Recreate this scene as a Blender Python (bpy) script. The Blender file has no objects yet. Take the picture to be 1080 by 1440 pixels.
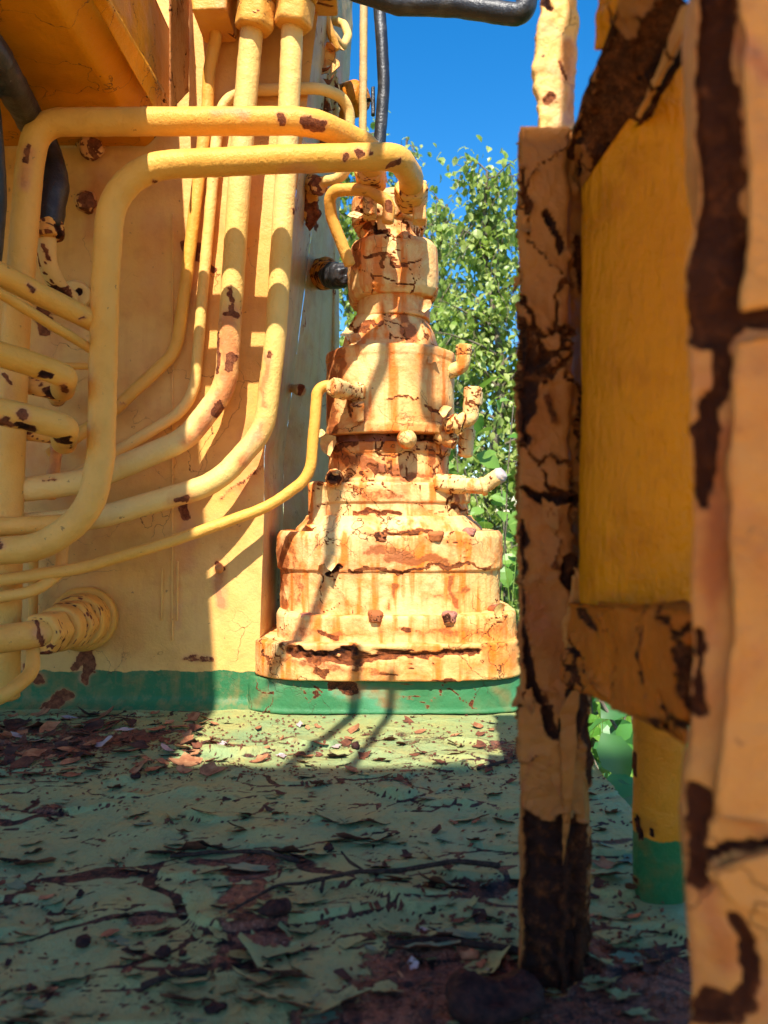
import bpy, math, random
import numpy as np
from mathutils import Vector

rng = random.Random(7)
nr = np.random.default_rng(7)
SC = bpy.context.scene
COL = SC.collection
R = math.radians

# ------------------------------------------------------------------ camera, sky, sun, exposure
EYE = 0.35                       # camera height above the deck, metres; looks level along +Y
F = 1080.0                       # focal length in photo pixels (photo is 1080 x 1440)
cam = bpy.data.cameras.new('camera')
camo = bpy.data.objects.new('camera', cam); COL.objects.link(camo)
camo.location = (0, 0, EYE); camo.rotation_euler = (R(90), 0, 0)
cam.sensor_fit = 'HORIZONTAL'; cam.sensor_width = 36; cam.lens = 36
cam.clip_start = 0.02; cam.clip_end = 2000
cam.dof.use_dof = True; cam.dof.focus_distance = 1.42; cam.dof.aperture_fstop = 9.5
SC.camera = camo

SUNV = Vector((-0.067, -0.79, 1.0)).normalized()      # towards the sun
el = math.asin(SUNV.z); az = math.atan2(SUNV.x, SUNV.y)
w = bpy.data.worlds.new('World'); SC.world = w; w.use_nodes = True
nt = w.node_tree; nt.nodes.clear()
sky = nt.nodes.new('ShaderNodeTexSky'); sky.sky_type = 'NISHITA'; sky.sun_disc = False
sky.sun_elevation = el; sky.sun_rotation = az; sky.air_density = 1.0; sky.dust_density = 0.3; sky.ozone_density = 2.5
hs = nt.nodes.new('ShaderNodeHueSaturation'); hs.inputs['Saturation'].default_value = 1.42; hs.inputs['Value'].default_value = 1.0
bg = nt.nodes.new('ShaderNodeBackground'); bg.inputs[1].default_value = 0.095
wo = nt.nodes.new('ShaderNodeOutputWorld')
nt.links.new(sky.outputs[0], hs.inputs['Color']); nt.links.new(hs.outputs[0], bg.inputs[0]); nt.links.new(bg.outputs[0], wo.inputs[0])

sun = bpy.data.lights.new('sun', 'SUN'); sun.energy = 3.8; sun.angle = R(0.6); sun.color = (1.0, 0.95, 0.86)
suno = bpy.data.objects.new('sun', sun); COL.objects.link(suno)
suno.rotation_euler = SUNV.to_track_quat('Z', 'Y').to_euler(); suno.location = (0, -1, 4)

SC.view_settings.view_transform = 'Standard'; SC.view_settings.look = 'None'
SC.view_settings.exposure = 1.4; SC.view_settings.gamma = 1.0; SC.view_settings.use_curve_mapping = False
SC.render.engine = 'CYCLES'
SC.cycles.use_denoising = True
try: SC.cycles.denoiser = 'OPENIMAGEDENOISE'
except Exception: pass
SC.cycles.max_bounces = 8; SC.cycles.diffuse_bounces = 5; SC.cycles.transparent_max_bounces = 8
SC.cycles.use_adaptive_sampling = True; SC.cycles.adaptive_threshold = 0.02

def at(px, py, Y):
    return Vector(((px - 540) / F * Y, Y, EYE - (py - 720) / F * Y))

# ------------------------------------------------------------------ numpy noise
def _h(i, j, k, s):
    n = (i.astype(np.int64) * 374761393 + j.astype(np.int64) * 668265263 + k.astype(np.int64) * 2147483647 + s * 974711) & 0xFFFFFFFF
    n = ((n ^ (n >> 13)) * 1274126177) & 0xFFFFFFFF
    n = ((n ^ (n >> 16)) * 2246822519) & 0xFFFFFFFF
    return ((n ^ (n >> 15)) & 0xFFFFFF) / float(0x1000000)

def vnoise(p, s=0):
    i = np.floor(p).astype(np.int64); f = p - i; f = f * f * (3 - 2 * f)
    out = 0
    for a in (0, 1):
        wa = f[:, 0] if a else 1 - f[:, 0]
        for b in (0, 1):
            wb = f[:, 1] if b else 1 - f[:, 1]
            for c in (0, 1):
                wc = f[:, 2] if c else 1 - f[:, 2]
                out = out + wa * wb * wc * _h(i[:, 0] + a, i[:, 1] + b, i[:, 2] + c, s)
    return out * 2 - 1

def fbm(p, o=3, s=0):
    t = 0; a = 0.5
    for k in range(o):
        t = t + a * vnoise(p * (2.03 ** k) + 17.3 * k, s + k * 7); a *= 0.5
    return t

def worley(p, s=0):
    i = np.floor(p).astype(np.int64)
    f1 = np.full(len(p), 9.0); f2 = np.full(len(p), 9.0); cid = np.zeros(len(p)); dv = np.zeros_like(p)
    for a in (-1, 0, 1):
        for b in (-1, 0, 1):
            for c in (-1, 0, 1):
                I, J, K = i[:, 0] + a, i[:, 1] + b, i[:, 2] + c
                q = np.stack([I + _h(I, J, K, s + 1), J + _h(I, J, K, s + 2), K + _h(I, J, K, s + 3)], 1)
                v = p - q; d = np.sqrt((v * v).sum(1))
                m = d < f1
                f2 = np.where(m, f1, np.minimum(f2, d)); f1 = np.where(m, d, f1)
                cid = np.where(m, _h(I, J, K, s + 9), cid); dv[m] = v[m]
    return f1, f2, cid, dv

def sst(a, b, x):
    t = np.clip((x - a) / (b - a + 1e-9), 0, 1); return t * t * (3 - 2 * t)

# ------------------------------------------------------------------ objects
def tag(o, label=None, cat=None, group=None, kind=None):
    if label: o['label'] = label
    if cat: o['category'] = cat
    if group: o['group'] = group
    if kind: o['kind'] = kind
    return o

def empty(name, loc, label, cat, group=None):
    o = bpy.data.objects.new(name, None); COL.objects.link(o); o.location = loc; o.empty_display_size = 0.05
    return tag(o, label, cat, group)

def origin_of(parent):
    v = Vector((0, 0, 0))
    while parent is not None:
        v = v + parent.location; parent = parent.parent
    return v

def build(name, V, Fc, mat, parent=None, attrs=None, smooth=True, base=None):
    """verts in world space; the object stands at base (or at its parent's origin)"""
    V = np.asarray(V, dtype=np.float64)
    off = origin_of(parent)
    loc = Vector((0, 0, 0))
    if base is not None: loc = Vector(base) - off
    V = V - np.array(off + loc)
    me = bpy.data.meshes.new(name)
    Fc = np.asarray(Fc) if not isinstance(Fc, list) else Fc
    if isinstance(Fc, np.ndarray):
        n, k = Fc.shape
        me.vertices.add(len(V)); me.vertices.foreach_set('co', V.astype(np.float32).ravel())
        me.loops.add(n * k); me.loops.foreach_set('vertex_index', Fc.astype(np.int32).ravel())
        me.polygons.add(n); me.polygons.foreach_set('loop_start', np.arange(0, n * k, k, dtype=np.int32))
        me.polygons.foreach_set('loop_total', np.full(n, k, dtype=np.int32))
        me.update(calc_edges=True); me.validate()
    else:
        me.from_pydata([tuple(v) for v in V], [], Fc); me.update()
    me.polygons.foreach_set('use_smooth', np.full(len(me.polygons), smooth, dtype=bool))
    for k, a in (attrs or {}).items():
        if len(a) == len(me.vertices):
            at_ = me.attributes.new(k, 'FLOAT', 'POINT'); at_.data.foreach_set('value', np.asarray(a, dtype=np.float32))
    for m in (mat if isinstance(mat, (list, tuple)) else [mat]): me.materials.append(m)
    o = bpy.data.objects.new(name, me); COL.objects.link(o); o.parent = parent; o.location = loc
    return o

# ------------------------------------------------------------------ peeling paint on a grid of points
def crust(P, N, cell=0.05, aniso=1.0, thick=0.001, crack=0.05, miss=0.0, lump=0.0006, lumpscale=60,
          stain=0.0, spots=(), seed=0, curl=1.0, warp=8, big=0.0, drip=0.25, reg0=0.0):
    S = np.array([1, 1, 1 / aniso])
    wv = np.stack([fbm(P * (1.6 / cell) + 5 * k, 3, seed + 31 * k) for k in range(3)], 1)
    q = P * S / cell + 0.55 * wv
    f1, f2, cid, dv = worley(q, seed + 3)
    e = f2 - f1
    reg = fbm(P * 9, 3, seed + 50) + reg0
    cw = crack * np.clip(0.5 + 2.2 * reg, 0, 2)
    ck = (1 - sst(cw * 0.4, cw + 0.010, e)) * sst(0.004, 0.03, cw)
    fine = fbm(P * 160, 2, seed + 77)
    ms = sst(0, 0.06, miss * (1 + 3.0 * reg) - cid) * sst(0.0, 0.1, e + 0.12 * fine) if miss > 0 else 0 * e
    bare = np.maximum(ck, ms)
    st = np.zeros(len(P)); dark = np.zeros(len(P)); pit = np.zeros(len(P))
    if stain > 0:
        d1 = fbm(P * np.array([26, 26, 26 * drip]), 3, seed + 91)
        d2 = fbm(P * 42, 3, seed + 95)
        st = np.clip(stain * (0.55 * np.exp(-e / 0.13) + 1.3 * np.clip(d1 + .05, 0, 1) + 0.9 * np.clip(d2, 0, 1)) * np.clip(0.6 + 1.6 * fbm(P * 5, 2, seed + 99), 0.1, 1.7), 0, 1)
    if spots:
        V = -(P - np.array([0, 0, EYE])); V /= np.linalg.norm(V, axis=1)[:, None]
        facing = sst(-0.1, 0.25, (V * N).sum(1))
        yy = np.maximum(P[:, 1], 0.05)
        sx = 540 + P[:, 0] / yy * F; sy = 720 - (P[:, 2] - EYE) / yy * F
        sx = sx + warp * fbm(P * 34, 4, seed + 65); sy = sy + warp * fbm(P * 34, 4, seed + 67)
        wob = fbm(P * 55, 3, seed + 61); wob2 = fbm(P * 130, 2, seed + 63)
        for sp in spots:
            kind, x1, y1, x2, y2, r, a = sp
            dx, dy = x2 - x1, y2 - y1; L2 = dx * dx + dy * dy + 1e-6
            t = np.clip(((sx - x1) * dx + (sy - y1) * dy) / L2, 0, 1)
            d = np.hypot(sx - x1 - t * dx, sy - y1 - t * dy) / r
            if kind == 's':
                st = np.maximum(st, a * np.clip(1.25 - d + 0.7 * wob, 0, 1) * facing)
            else:
                m = sst(-0.35, 0.35, 1 - d + 0.8 * wob + 0.5 * wob2) * facing
                bare = np.maximum(bare, m * a)
                st = np.maximum(st, 0.8 * a * np.clip(1.7 - d + 0.5 * wob, 0, 1) * facing * (kind != 'd'))
                if kind == 'd': dark = np.maximum(dark, m)
                if kind == 'p': pit = np.maximum(pit, m * facing)
    lift = curl * thick * 1.6 * np.exp(-(e / 0.16) ** 2) * (0.2 + 0.8 * ((cid * 7.3) % 1)) * np.clip(cw * 18, 0, 1)
    h = lump * 2 * fbm(P * lumpscale, 3, seed + 12) + lift * (1 - bare) - thick * bare * (1 + 0.8 * fine) - 0.008 * pit * (0.7 + fine) - 0.0030 * dark * (0.8 + fine)
    h = h + thick * 1.5 * np.clip(4 * bare * (1 - bare), 0, 1) ** 2
    if big: h = h + big * 2 * fbm(P * 14, 2, seed + 41)
    return P + N * h[:, None], bare, st, dark

def grid_normals(G, cu, cv):
    du = (np.roll(G, -1, 0) - np.roll(G, 1, 0)); dv = (np.roll(G, -1, 1) - np.roll(G, 1, 1))
    if not cu: du[0] = G[1] - G[0]; du[-1] = G[-1] - G[-2]
    if not cv: dv[:, 0] = G[:, 1] - G[:, 0]; dv[:, -1] = G[:, -1] - G[:, -2]
    n = np.cross(du, dv); l = np.linalg.norm(n, axis=2, keepdims=True)
    return n / np.maximum(l, 1e-12)

def gridmesh(name, G, mat, cu=False, cv=False, outward=None, parent=None, base=None, extra=None, **o):
    nu, nv = G.shape[:2]
    N = grid_normals(G, cu, cv).reshape(-1, 3); P = G.reshape(-1, 3)
    flip = False
    if callable(outward): ref = outward(P)
    elif outward is not None: ref = np.broadcast_to(np.array(outward, float), P.shape)
    else: ref = P - P.mean(0)
    if (N * ref).sum() < 0: N = -N; flip = True
    P2, bare, st, dark = crust(P, N, **o)
    if extra is not None: P2 = extra(P2, N)
    I = np.arange(nu * nv).reshape(nu, nv)
    A = I; B = np.roll(I, -1, 0); C = np.roll(np.roll(I, -1, 0), -1, 1); D = np.roll(I, -1, 1)
    su = slice(None) if cu else slice(0, nu - 1); sv = slice(None) if cv else slice(0, nv - 1)
    Fc = np.stack([A[su, sv], B[su, sv], C[su, sv], D[su, sv]], -1).reshape(-1, 4)
    if flip: Fc = Fc[:, ::-1]
    return build(name, P2, Fc, mat, parent, {'bare': bare, 'stain': st, 'dark': dark}, True, base)

# ------------------------------------------------------------------ paths
def fillet(pts, r, seg=8):
    pts = [Vector(p) for p in pts]; out = [pts[0]]
    for i in range(1, len(pts) - 1):
        a, b, c = pts[i - 1], pts[i], pts[i + 1]
        u = (a - b); v = (c - b); lu, lv = u.length, v.length
        if lu < 1e-6 or lv < 1e-6: continue
        u /= lu; v /= lv
        ang = u.angle(v, math.pi)
        if ang > 3.12: out.append(b); continue
        rr = r[i - 1] if isinstance(r, (list, tuple)) else r
        d = min(rr / math.tan(ang / 2), 0.49 * lu, 0.49 * lv)
        re = d * math.tan(ang / 2); th = math.pi - ang
        k = 4 / 3 * math.tan(th / 4) * re
        p0, p3 = b + u * d, b + v * d; p1, p2 = p0 - u * k, p3 - v * k
        for j in range(seg + 1):
            t = j / seg; s = 1 - t
            out.append(p0 * s ** 3 + p1 * 3 * s * s * t + p2 * 3 * s * t * t + p3 * t ** 3)
    out.append(pts[-1]); return out

def resample(pts, step):
    A = np.array([tuple(p) for p in pts]); d = np.linalg.norm(np.diff(A, axis=0), axis=1)
    keep = np.concatenate([[True], d > 1e-7]); A = A[keep]; d = np.linalg.norm(np.diff(A, axis=0), axis=1)
    s = np.concatenate([[0], np.cumsum(d)]); n = max(2, int(s[-1] / step) + 1); t = np.linspace(0, s[-1], n)
    return np.stack([np.interp(t, s, A[:, k]) for k in range(A.shape[1])], 1)

def sweep(C, ring, twist=None, scale=None):
    """C centreline (n,3); ring (m,2) section; parallel transport"""
    T = np.gradient(C, axis=0); T /= np.linalg.norm(T, axis=1)[:, None]
    ref = np.array([0, -1.0, 0]) if abs(T[0][1]) < 0.9 else np.array([0, 0, 1.0])
    u = np.cross(T[0], ref); u /= np.linalg.norm(u); G = []
    for i in range(len(C)):
        u = u - T[i] * u.dot(T[i]); u /= np.linalg.norm(u); v = np.cross(T[i], u)
        s = 1 if scale is None else scale[i]
        G.append(C[i] + s * (ring[:, :1] * u + ring[:, 1:] * v))
    return np.array(G)

def tube(name, pts, r, mat, bend=0.05, parent=None, base=None, seg=22, step=0.0035, cap=True, rfun=None, **o):
    """pts as (px, py, Y)"""
    W = [at(*p) if not isinstance(p, Vector) else p for p in pts]
    C = resample(fillet(W, bend), step)
    a = np.linspace(0, 2 * math.pi, seg, endpoint=False)
    ring = np.stack([np.cos(a), np.sin(a)], 1) * r
    sc = np.ones(len(C)) if rfun is None else rfun(np.linspace(0, 1, len(C)))
    if cap:                                          # rounded closed ends
        T0 = C[1] - C[0]; T0 /= np.linalg.norm(T0); T1 = C[-1] - C[-2]; T1 /= np.linalg.norm(T1)
        pre = [C[0] - T0 * r * 0.35 * k for k in (1, .8, .4)]; post = [C[-1] + T1 * r * 0.35 * k for k in (.4, .8, 1)]
        C = np.vstack([pre, C, post]); s0, s1 = sc[0], sc[-1]
        sc = np.concatenate([[s0 * .02, s0 * .6, s0 * .9], sc, [s1 * .9, s1 * .6, s1 * .02]])
    G = sweep(C, ring, scale=sc)
    Cr = np.repeat(C, seg, axis=0)
    opts = dict(cell=0.06, thick=0.0006, crack=0.0, lump=0.0005, lumpscale=70, seed=rng.randrange(999))
    opts.update(o)
    return gridmesh(name, G, mat, cv=True, outward=lambda P: P - Cr, parent=parent, base=base, **opts)

def lathe(name, cx, cy, ax, by, prof, mat, n=2.0, parent=None, step=0.003, seg=None, fr=0.006, rot=0.0, **o):
    """prof: (scale, z) from bottom to top; closed with poles; superellipse section"""
    m = max(ax, by)
    pr = [Vector((1e-4 * m, prof[0][1], 0))] + [Vector((s * m, z, 0)) for s, z in prof] + [Vector((1e-4 * m, prof[-1][1], 0))]
    C = resample(fillet(pr, fr, 4), step)
    seg = seg or int(2 * math.pi * m / step)
    a = np.linspace(0, 2 * math.pi, seg, endpoint=False) + 0.01
    ca, sa = np.cos(a), np.sin(a)
    ex = np.sign(ca) * np.abs(ca) ** (2 / n); ey = np.sign(sa) * np.abs(sa) ** (2 / n)
    s = C[:, 0] / m
    X = s[:, None] * ax * ex; Y = s[:, None] * by * ey
    c, d = math.cos(rot), math.sin(rot)
    G = np.stack([cx + X * c - Y * d, cy + X * d + Y * c, np.repeat(C[:, 1][:, None], seg, 1)], 2)
    cz = C[:, 1].mean(); ctr = np.array([cx, cy, cz])
    return gridmesh(name, G, mat, cv=True, outward=lambda P: P - ctr, parent=parent, **o)

def axis_lathe(name, p0, p1, prof, mat, sides=None, parent=None, step=0.002, seg=28, **o):
    """turned or hexagonal body along p0->p1; prof (radius, t 0..1)"""
    p0, p1 = Vector(p0), Vector(p1); L = (p1 - p0).length
    pr = [Vector((1e-5, prof[0][1] * L, 0))] + [Vector((r, t * L, 0)) for r, t in prof] + [Vector((1e-5, prof[-1][1] * L, 0))]
    C = resample(fillet(pr, 0.0015, 3), step)
    a = np.linspace(0, 2 * math.pi, seg, endpoint=False)
    k = np.ones(seg)
    if sides:
        b = (a % (2 * math.pi / sides)) - math.pi / sides
        k = np.minimum(1.0, 0.90 / np.cos(b)) if sides > 4 else np.minimum(1.0, 0.76 / np.cos(b))
    z = (p1 - p0).normalized(); ref = Vector((0, -1, 0)) if abs(z.y) < .9 else Vector((0, 0, 1))
    u = z.cross(ref).normalized(); v = z.cross(u)
    u, v, z = np.array(u), np.array(v), np.array(z)
    G = np.array(p0) + C[:, 1][:, None, None] * z + C[:, 0][:, None, None] * (k * np.cos(a))[None, :, None] * u + C[:, 0][:, None, None] * (k * np.sin(a))[None, :, None] * v
    ctr = np.array((p0 + p1) / 2)
    opts = dict(cell=0.02, thick=0.0006, crack=0.03, lump=0.0005, lumpscale=90, seed=rng.randrange(999)); opts.update(o)
    return gridmesh(name, G, mat, cv=True, outward=lambda P: P - ctr, parent=parent, **opts)

def slab(name, quad, dep, mat, parent=None, step=0.003, base=None, depth_dir=None, rag=0.0, **o):
    """rounded solid plate; quad = 4 world corners (tl, tr, br, bl) of its front face"""
    q = [Vector(v) for v in quad]
    n = (q[1] - q[0]).cross(q[3] - q[0]).normalized()
    if n.y > 0: n = -n
    if depth_dir is not None: n = -Vector(depth_dir).normalized()
    h = max((q[3] - q[0]).length, (q[2] - q[1]).length)
    nz = max(2, int(h / step)); rows = []
    for i in range(nz + 1):
        t = i / nz; a = q[0].lerp(q[3], t); b = q[1].lerp(q[2], t)
        if rag:
            a = a + (a - b).normalized() * rag * float(fbm(np.array([[i * step * 30, 3.1, o.get('seed', 0)]]), 4, 5)[0]) * 2
            b = b + (b - a).normalized() * rag * float(fbm(np.array([[i * step * 30, 9.1, o.get('seed', 0)]]), 4, 6)[0]) * 2
        loop = fillet([a.lerp(b, .5), a, a - n * dep, b - n * dep, b, a.lerp(b, .5)], min(dep * .3, .004), 3)
        rows.append(loop)
    m = int(((rows[0][0] - rows[0][1]).length * 4 + dep * 2) / step) + 8
    G = []
    for i, r_ in enumerate(rows):
        A = np.array([tuple(p) for p in r_]); d = np.linalg.norm(np.diff(A, axis=0), axis=1); s = np.concatenate([[0], np.cumsum(d)])
        t = np.linspace(0, s[-1], m, endpoint=False)
        G.append(np.stack([np.interp(t, s, A[:, k]) for k in range(3)], 1))
    c0, c1 = G[0].mean(0), G[-1].mean(0)
    def shrink(g, c, k): return c + (g - c) * k
    G = [shrink(G[0], c0, .01), shrink(G[0], c0, .5), shrink(G[0], c0, .9), shrink(G[0], c0, .98)] + G + [shrink(G[-1], c1, .98), shrink(G[-1], c1, .9), shrink(G[-1], c1, .5), shrink(G[-1], c1, .01)]
    G = np.array(G); ctr = np.repeat(G.mean(1), m, axis=0)
    ctr = ctr * .98 + G.reshape(-1, 3).mean(0) * .02
    return gridmesh(name, G, mat, cv=True, outward=lambda P: P - ctr, parent=parent, base=base, **o)

# ------------------------------------------------------------------ materials
class NT:
    def __init__(s, name):
        s.m = bpy.data.materials.new(name); s.m.use_nodes = True; s.t = s.m.node_tree; s.t.nodes.clear()
        s.out = s.n('ShaderNodeOutputMaterial')
    def n(s, typ, **k):
        nd = s.t.nodes.new(typ)
        for a, b in k.items(): setattr(nd, a, b)
        return nd
    def l(s, a, b): s.t.links.new(a, b)
    def put(s, sock, v):
        if isinstance(v, bpy.types.NodeSocket): s.l(v, sock)
        elif v is not None:
            sock.default_value = (*v, 1.0) if isinstance(v, tuple) and len(v) == 3 and sock.type == 'RGBA' else v
    def math(s, op, a, b=None, c=None, clamp=False):
        nd = s.n('ShaderNodeMath', operation=op, use_clamp=clamp)
        for i, v in enumerate((a, b, c)):
            if v is not None: s.put(nd.inputs[i], v)
        return nd.outputs[0]
    def mix(s, f, a, b, blend='MIX'):
        nd = s.n('ShaderNodeMix', data_type='RGBA', blend_type=blend)
        s.put(nd.inputs['Factor'], f); s.put(nd.inputs[6], a); s.put(nd.inputs[7], b); return nd.outputs[2]
    def noise(s, v, scale, det=4, rough=.55, dist=0.0):
        nd = s.n('ShaderNodeTexNoise'); s.put(nd.inputs['Vector'], v)
        nd.inputs['Scale'].default_value = scale; nd.inputs['Detail'].default_value = det; nd.inputs['Roughness'].default_value = rough; nd.inputs['Distortion'].default_value = dist
        return nd.outputs['Fac']
    def ramp(s, f, a, b):
        nd = s.n('ShaderNodeMapRange', interpolation_type='SMOOTHSTEP'); s.put(nd.inputs[0], f)
        nd.inputs[1].default_value = a; nd.inputs[2].default_value = b; return nd.outputs[0]
    def attr(s, name): return s.n('ShaderNodeAttribute', attribute_name=name).outputs['Fac']

def painted(name, paint, paint2=None, stain_c=(.52, .16, .045), rust=(.16, .045, .018), rust2=(.045, .018, .012), rough=.42,
            cracks=0.0, crack_scale=7, freckle=0.0, dirt=.25, bump=.25, below=None, below_c=None, chalk=0.0, pink=(.55, .25, .2), deep=.3, streak=0.0, mott=0.0, bleed=0.0, spec=.14, vert=0.0, dk=(.030, .014, .011), cov=(.47, .60)):
    T = NT(name)
    geo = T.n('ShaderNodeNewGeometry'); pos = geo.outputs['Position']
    n1 = T.noise(pos, 4, 4); n2 = T.noise(pos, 26, 5, .6); n3 = T.noise(pos, 190, 4, .6); n4 = T.noise(pos, 520, 3, .6)
    paint2 = paint2 or tuple(c * k for c, k in zip(paint, (.92, .86, .72)))
    c = T.mix(T.ramp(n1, .3, .7), paint, paint2)
    if below is not None:                      # the base was painted a second colour up to a brushed line
        sep = T.n('ShaderNodeSeparateXYZ'); T.l(pos, sep.inputs[0])
        z = T.math('ADD', sep.outputs[2], T.math('MULTIPLY', T.math('SUBTRACT', T.noise(pos, 24, 5), .5), .020))
        c = T.mix(T.ramp(T.math('SUBTRACT', below, z), -.0008, .0008), c, below_c)
    c = T.mix(T.math('MULTIPLY', T.ramp(n2, .45, .75), dirt), c, tuple(x * k for x, k in zip(paint, (.55, .42, .3))))
    if mott: c = T.mix(T.math('MULTIPLY', T.ramp(T.noise(pos, 60, 5, .7), .5, .62), mott), c, pink)
    if streak:
        mp = T.n('ShaderNodeMapping'); mp.inputs['Scale'].default_value = (1, 1, .12); T.l(pos, mp.inputs[0])
        c = T.mix(T.math('MULTIPLY', T.ramp(T.noise(mp.outputs[0], 40, 4), .48, .64), streak), c, stain_c)
    if bleed:
        bl = T.ramp(T.noise(pos, 13, 8, .72, .6), .45, .62)
        c = T.mix(T.math('MULTIPLY', bl, bleed), c, T.mix(T.ramp(T.noise(pos, 31, 4), .4, .6), stain_c, pink))
    if chalk: c = T.mix(T.math('MULTIPLY', T.ramp(T.noise(pos, 11, 5), .4, .7), chalk), c, (.78, .70, .56))
    st = T.attr('stain')
    sm = T.math('MULTIPLY', st, T.math('ADD', .55, T.math('MULTIPLY', n2, .9)), clamp=True)
    hue = T.mix(T.ramp(T.noise(pos, 16, 3), .42, .62), stain_c, pink)
    c = T.mix(T.math('MULTIPLY', sm, .85), c, hue)
    c = T.mix(T.math('MULTIPLY', T.ramp(T.math('ADD', sm, T.math('MULTIPLY', n3, .6)), .98, 1.22), deep), c, (.30, .085, .025))
    cr = None
    if cracks > 0:
        wv = T.n('ShaderNodeTexNoise'); T.l(pos, wv.inputs['Vector']); wv.inputs['Scale'].default_value = 9; wv.inputs['Detail'].default_value = 6
        mv = T.n('ShaderNodeVectorMath', operation='MULTIPLY_ADD'); T.l(wv.outputs['Color'], mv.inputs[0]); mv.inputs[1].default_value = (.22, .22, .22); T.l(pos, mv.inputs[2])
        vo = T.n('ShaderNodeTexVoronoi', feature='DISTANCE_TO_EDGE'); T.l(mv.outputs[0], vo.inputs['Vector']); vo.inputs['Scale'].default_value = crack_scale
        line = T.math('SUBTRACT', 1.0, T.ramp(vo.outputs['Distance'], .0, .0009 * crack_scale))
        cr = T.math('MULTIPLY', T.math('MULTIPLY', line, T.ramp(T.noise(pos, 5.5, 2), *cov)), cracks)
        c = T.mix(cr, c, (.10, .035, .018))
    if freckle:
        fr = T.math('MULTIPLY', T.ramp(T.noise(pos, 75, 5, .7), .66, .70), freckle)
        c = T.mix(fr, c, (.12, .05, .03))
    ba = T.attr('bare')
    n5 = T.noise(pos, 95, 6, .7)
    bm = T.ramp(T.math('ADD', ba, T.math('MULTIPLY', T.math('SUBTRACT', n5, .5), 1.3)), .44, .54)
    rc = T.mix(T.ramp(T.noise(pos, 90, 5, .65), .38, .66), rust2, rust)
    rc = T.mix(T.math('MULTIPLY', T.ramp(n4, .5, .7), .5), rc, (.33, .11, .035))
    rc = T.mix(T.math('MULTIPLY', T.attr('dark'), T.ramp(n5, .75, .45)), rc, dk)
    halo = T.ramp(T.math('ADD', ba, T.math('MULTIPLY', T.math('SUBTRACT', n5, .5), 1.3)), .22, .46)
    c = T.mix(T.math('MULTIPLY', halo, .55), c, tuple(.5 * (x + y) for x, y in zip(stain_c, rust)))
    c = T.mix(bm, c, rc)
    b = T.n('ShaderNodeBsdfPrincipled'); T.l(c, b.inputs['Base Color'])
    T.put(b.inputs['Roughness'], T.math('ADD', T.math('MULTIPLY', bm, .9 - rough), T.math('ADD', rough - .08, T.math('MULTIPLY', n2, .2))))
    T.put(b.inputs['Specular IOR Level'], T.math('SUBTRACT', spec, T.math('MULTIPLY', bm, spec - .04)))
    h = T.math('ADD', T.math('MULTIPLY', n3, .6), T.math('MULTIPLY', n4, T.math('ADD', .15, T.math('MULTIPLY', bm, 1.2))))
    h = T.math('ADD', h, T.math('MULTIPLY', n2, .5))
    if vert:
        vm = T.n('ShaderNodeMapping'); vm.inputs['Scale'].default_value = (1, 1, .3); T.l(pos, vm.inputs[0])
        h = T.math('ADD', h, T.math('MULTIPLY', T.noise(vm.outputs[0], 150, 3, .6), vert))
    if cr is not None: h = T.math('SUBTRACT', h, T.math('MULTIPLY', cr, 1.2))
    bp = T.n('ShaderNodeBump'); bp.inputs['Strength'].default_value = bump; bp.inputs['Distance'].default_value = .003; T.l(h, bp.inputs['Height']); T.l(bp.outputs[0], b.inputs['Normal'])
    T.l(b.outputs[0], T.out.inputs[0]); return T.m

YEL = (.72, .49, .18); YEL2 = (.64, .40, .11)
GRN = (.035, .17, .085)
M = {}
PR = dict(rust=(.30, .095, .04), rust2=(.14, .042, .022))
M['pipe'] = painted('pipe_paint', (.80, .41, .09), (.73, .34, .05), stain_c=(.60, .20, .08), pink=(.62, .25, .13), freckle=.6, dirt=.2, bump=.8, rough=.38, **PR)
M['pipe_pale'] = painted('pale_pipe_paint', (.83, .54, .19), (.78, .46, .12), stain_c=(.70, .22, .07), pink=(.70, .28, .14), freckle=.6, dirt=.15, bump=.8, **PR)
M['wall'] = painted('housing_paint', (.79, .44, .135), (.73, .37, .085), stain_c=(.60, .20, .06), pink=(.62, .26, .12), cracks=.9, crack_scale=6, freckle=.6, dirt=.3, below=.066, below_c=(.03, .145, .055), bump=.6, mott=.10, streak=.16, **PR)
M['wall_side'] = painted('side_paint', (.60, .42, .16), (.52, .36, .14), cracks=.8, crack_scale=5, freckle=.6, dirt=.35, chalk=.12, below=.066, below_c=(.03, .145, .055), streak=.25, bump=.6, **PR)
M['box'] = painted('overhang_paint', (.66, .25, .004), (.58, .20, .003), stain_c=(.40, .12, .02), cracks=1.0, crack_scale=7, cov=(.28, .4), freckle=.4, dirt=.25, bump=.6)
M['gear'] = painted('gearbox_paint', (.82, .57, .245), (.78, .49, .15), stain_c=(.72, .16, .010), pink=(.66, .23, .08), rust=(.36, .10, .03), rust2=(.15, .045, .02), cracks=.9, crack_scale=15, freckle=.7, dirt=.3, bump=.9, rough=.5, deep=.85, bleed=.66, streak=.9)
M['geardark'] = painted('gap_rust', (.20, .06, .02), rust=(.14, .04, .015), freckle=.6, dirt=.6, bump=.8, rough=.85)
M['kerb'] = painted('green_kerb_paint', (.045, .18, .07), (.035, .145, .052), cracks=.6, freckle=.4, dirt=.2, bump=.6, stain_c=(.35, .16, .06), pink=(.12, .34, .18))
M['post'] = painted('post_paint', (.40, .165, .038), (.30, .105, .018), stain_c=(.24, .065, .012), pink=(.28, .10, .03), rust=(.16, .048, .014), rust2=(.06, .02, .008), cracks=.5, crack_scale=14, dirt=.6, bump=.9, rough=.5, deep=.6, bleed=.35)
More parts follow.
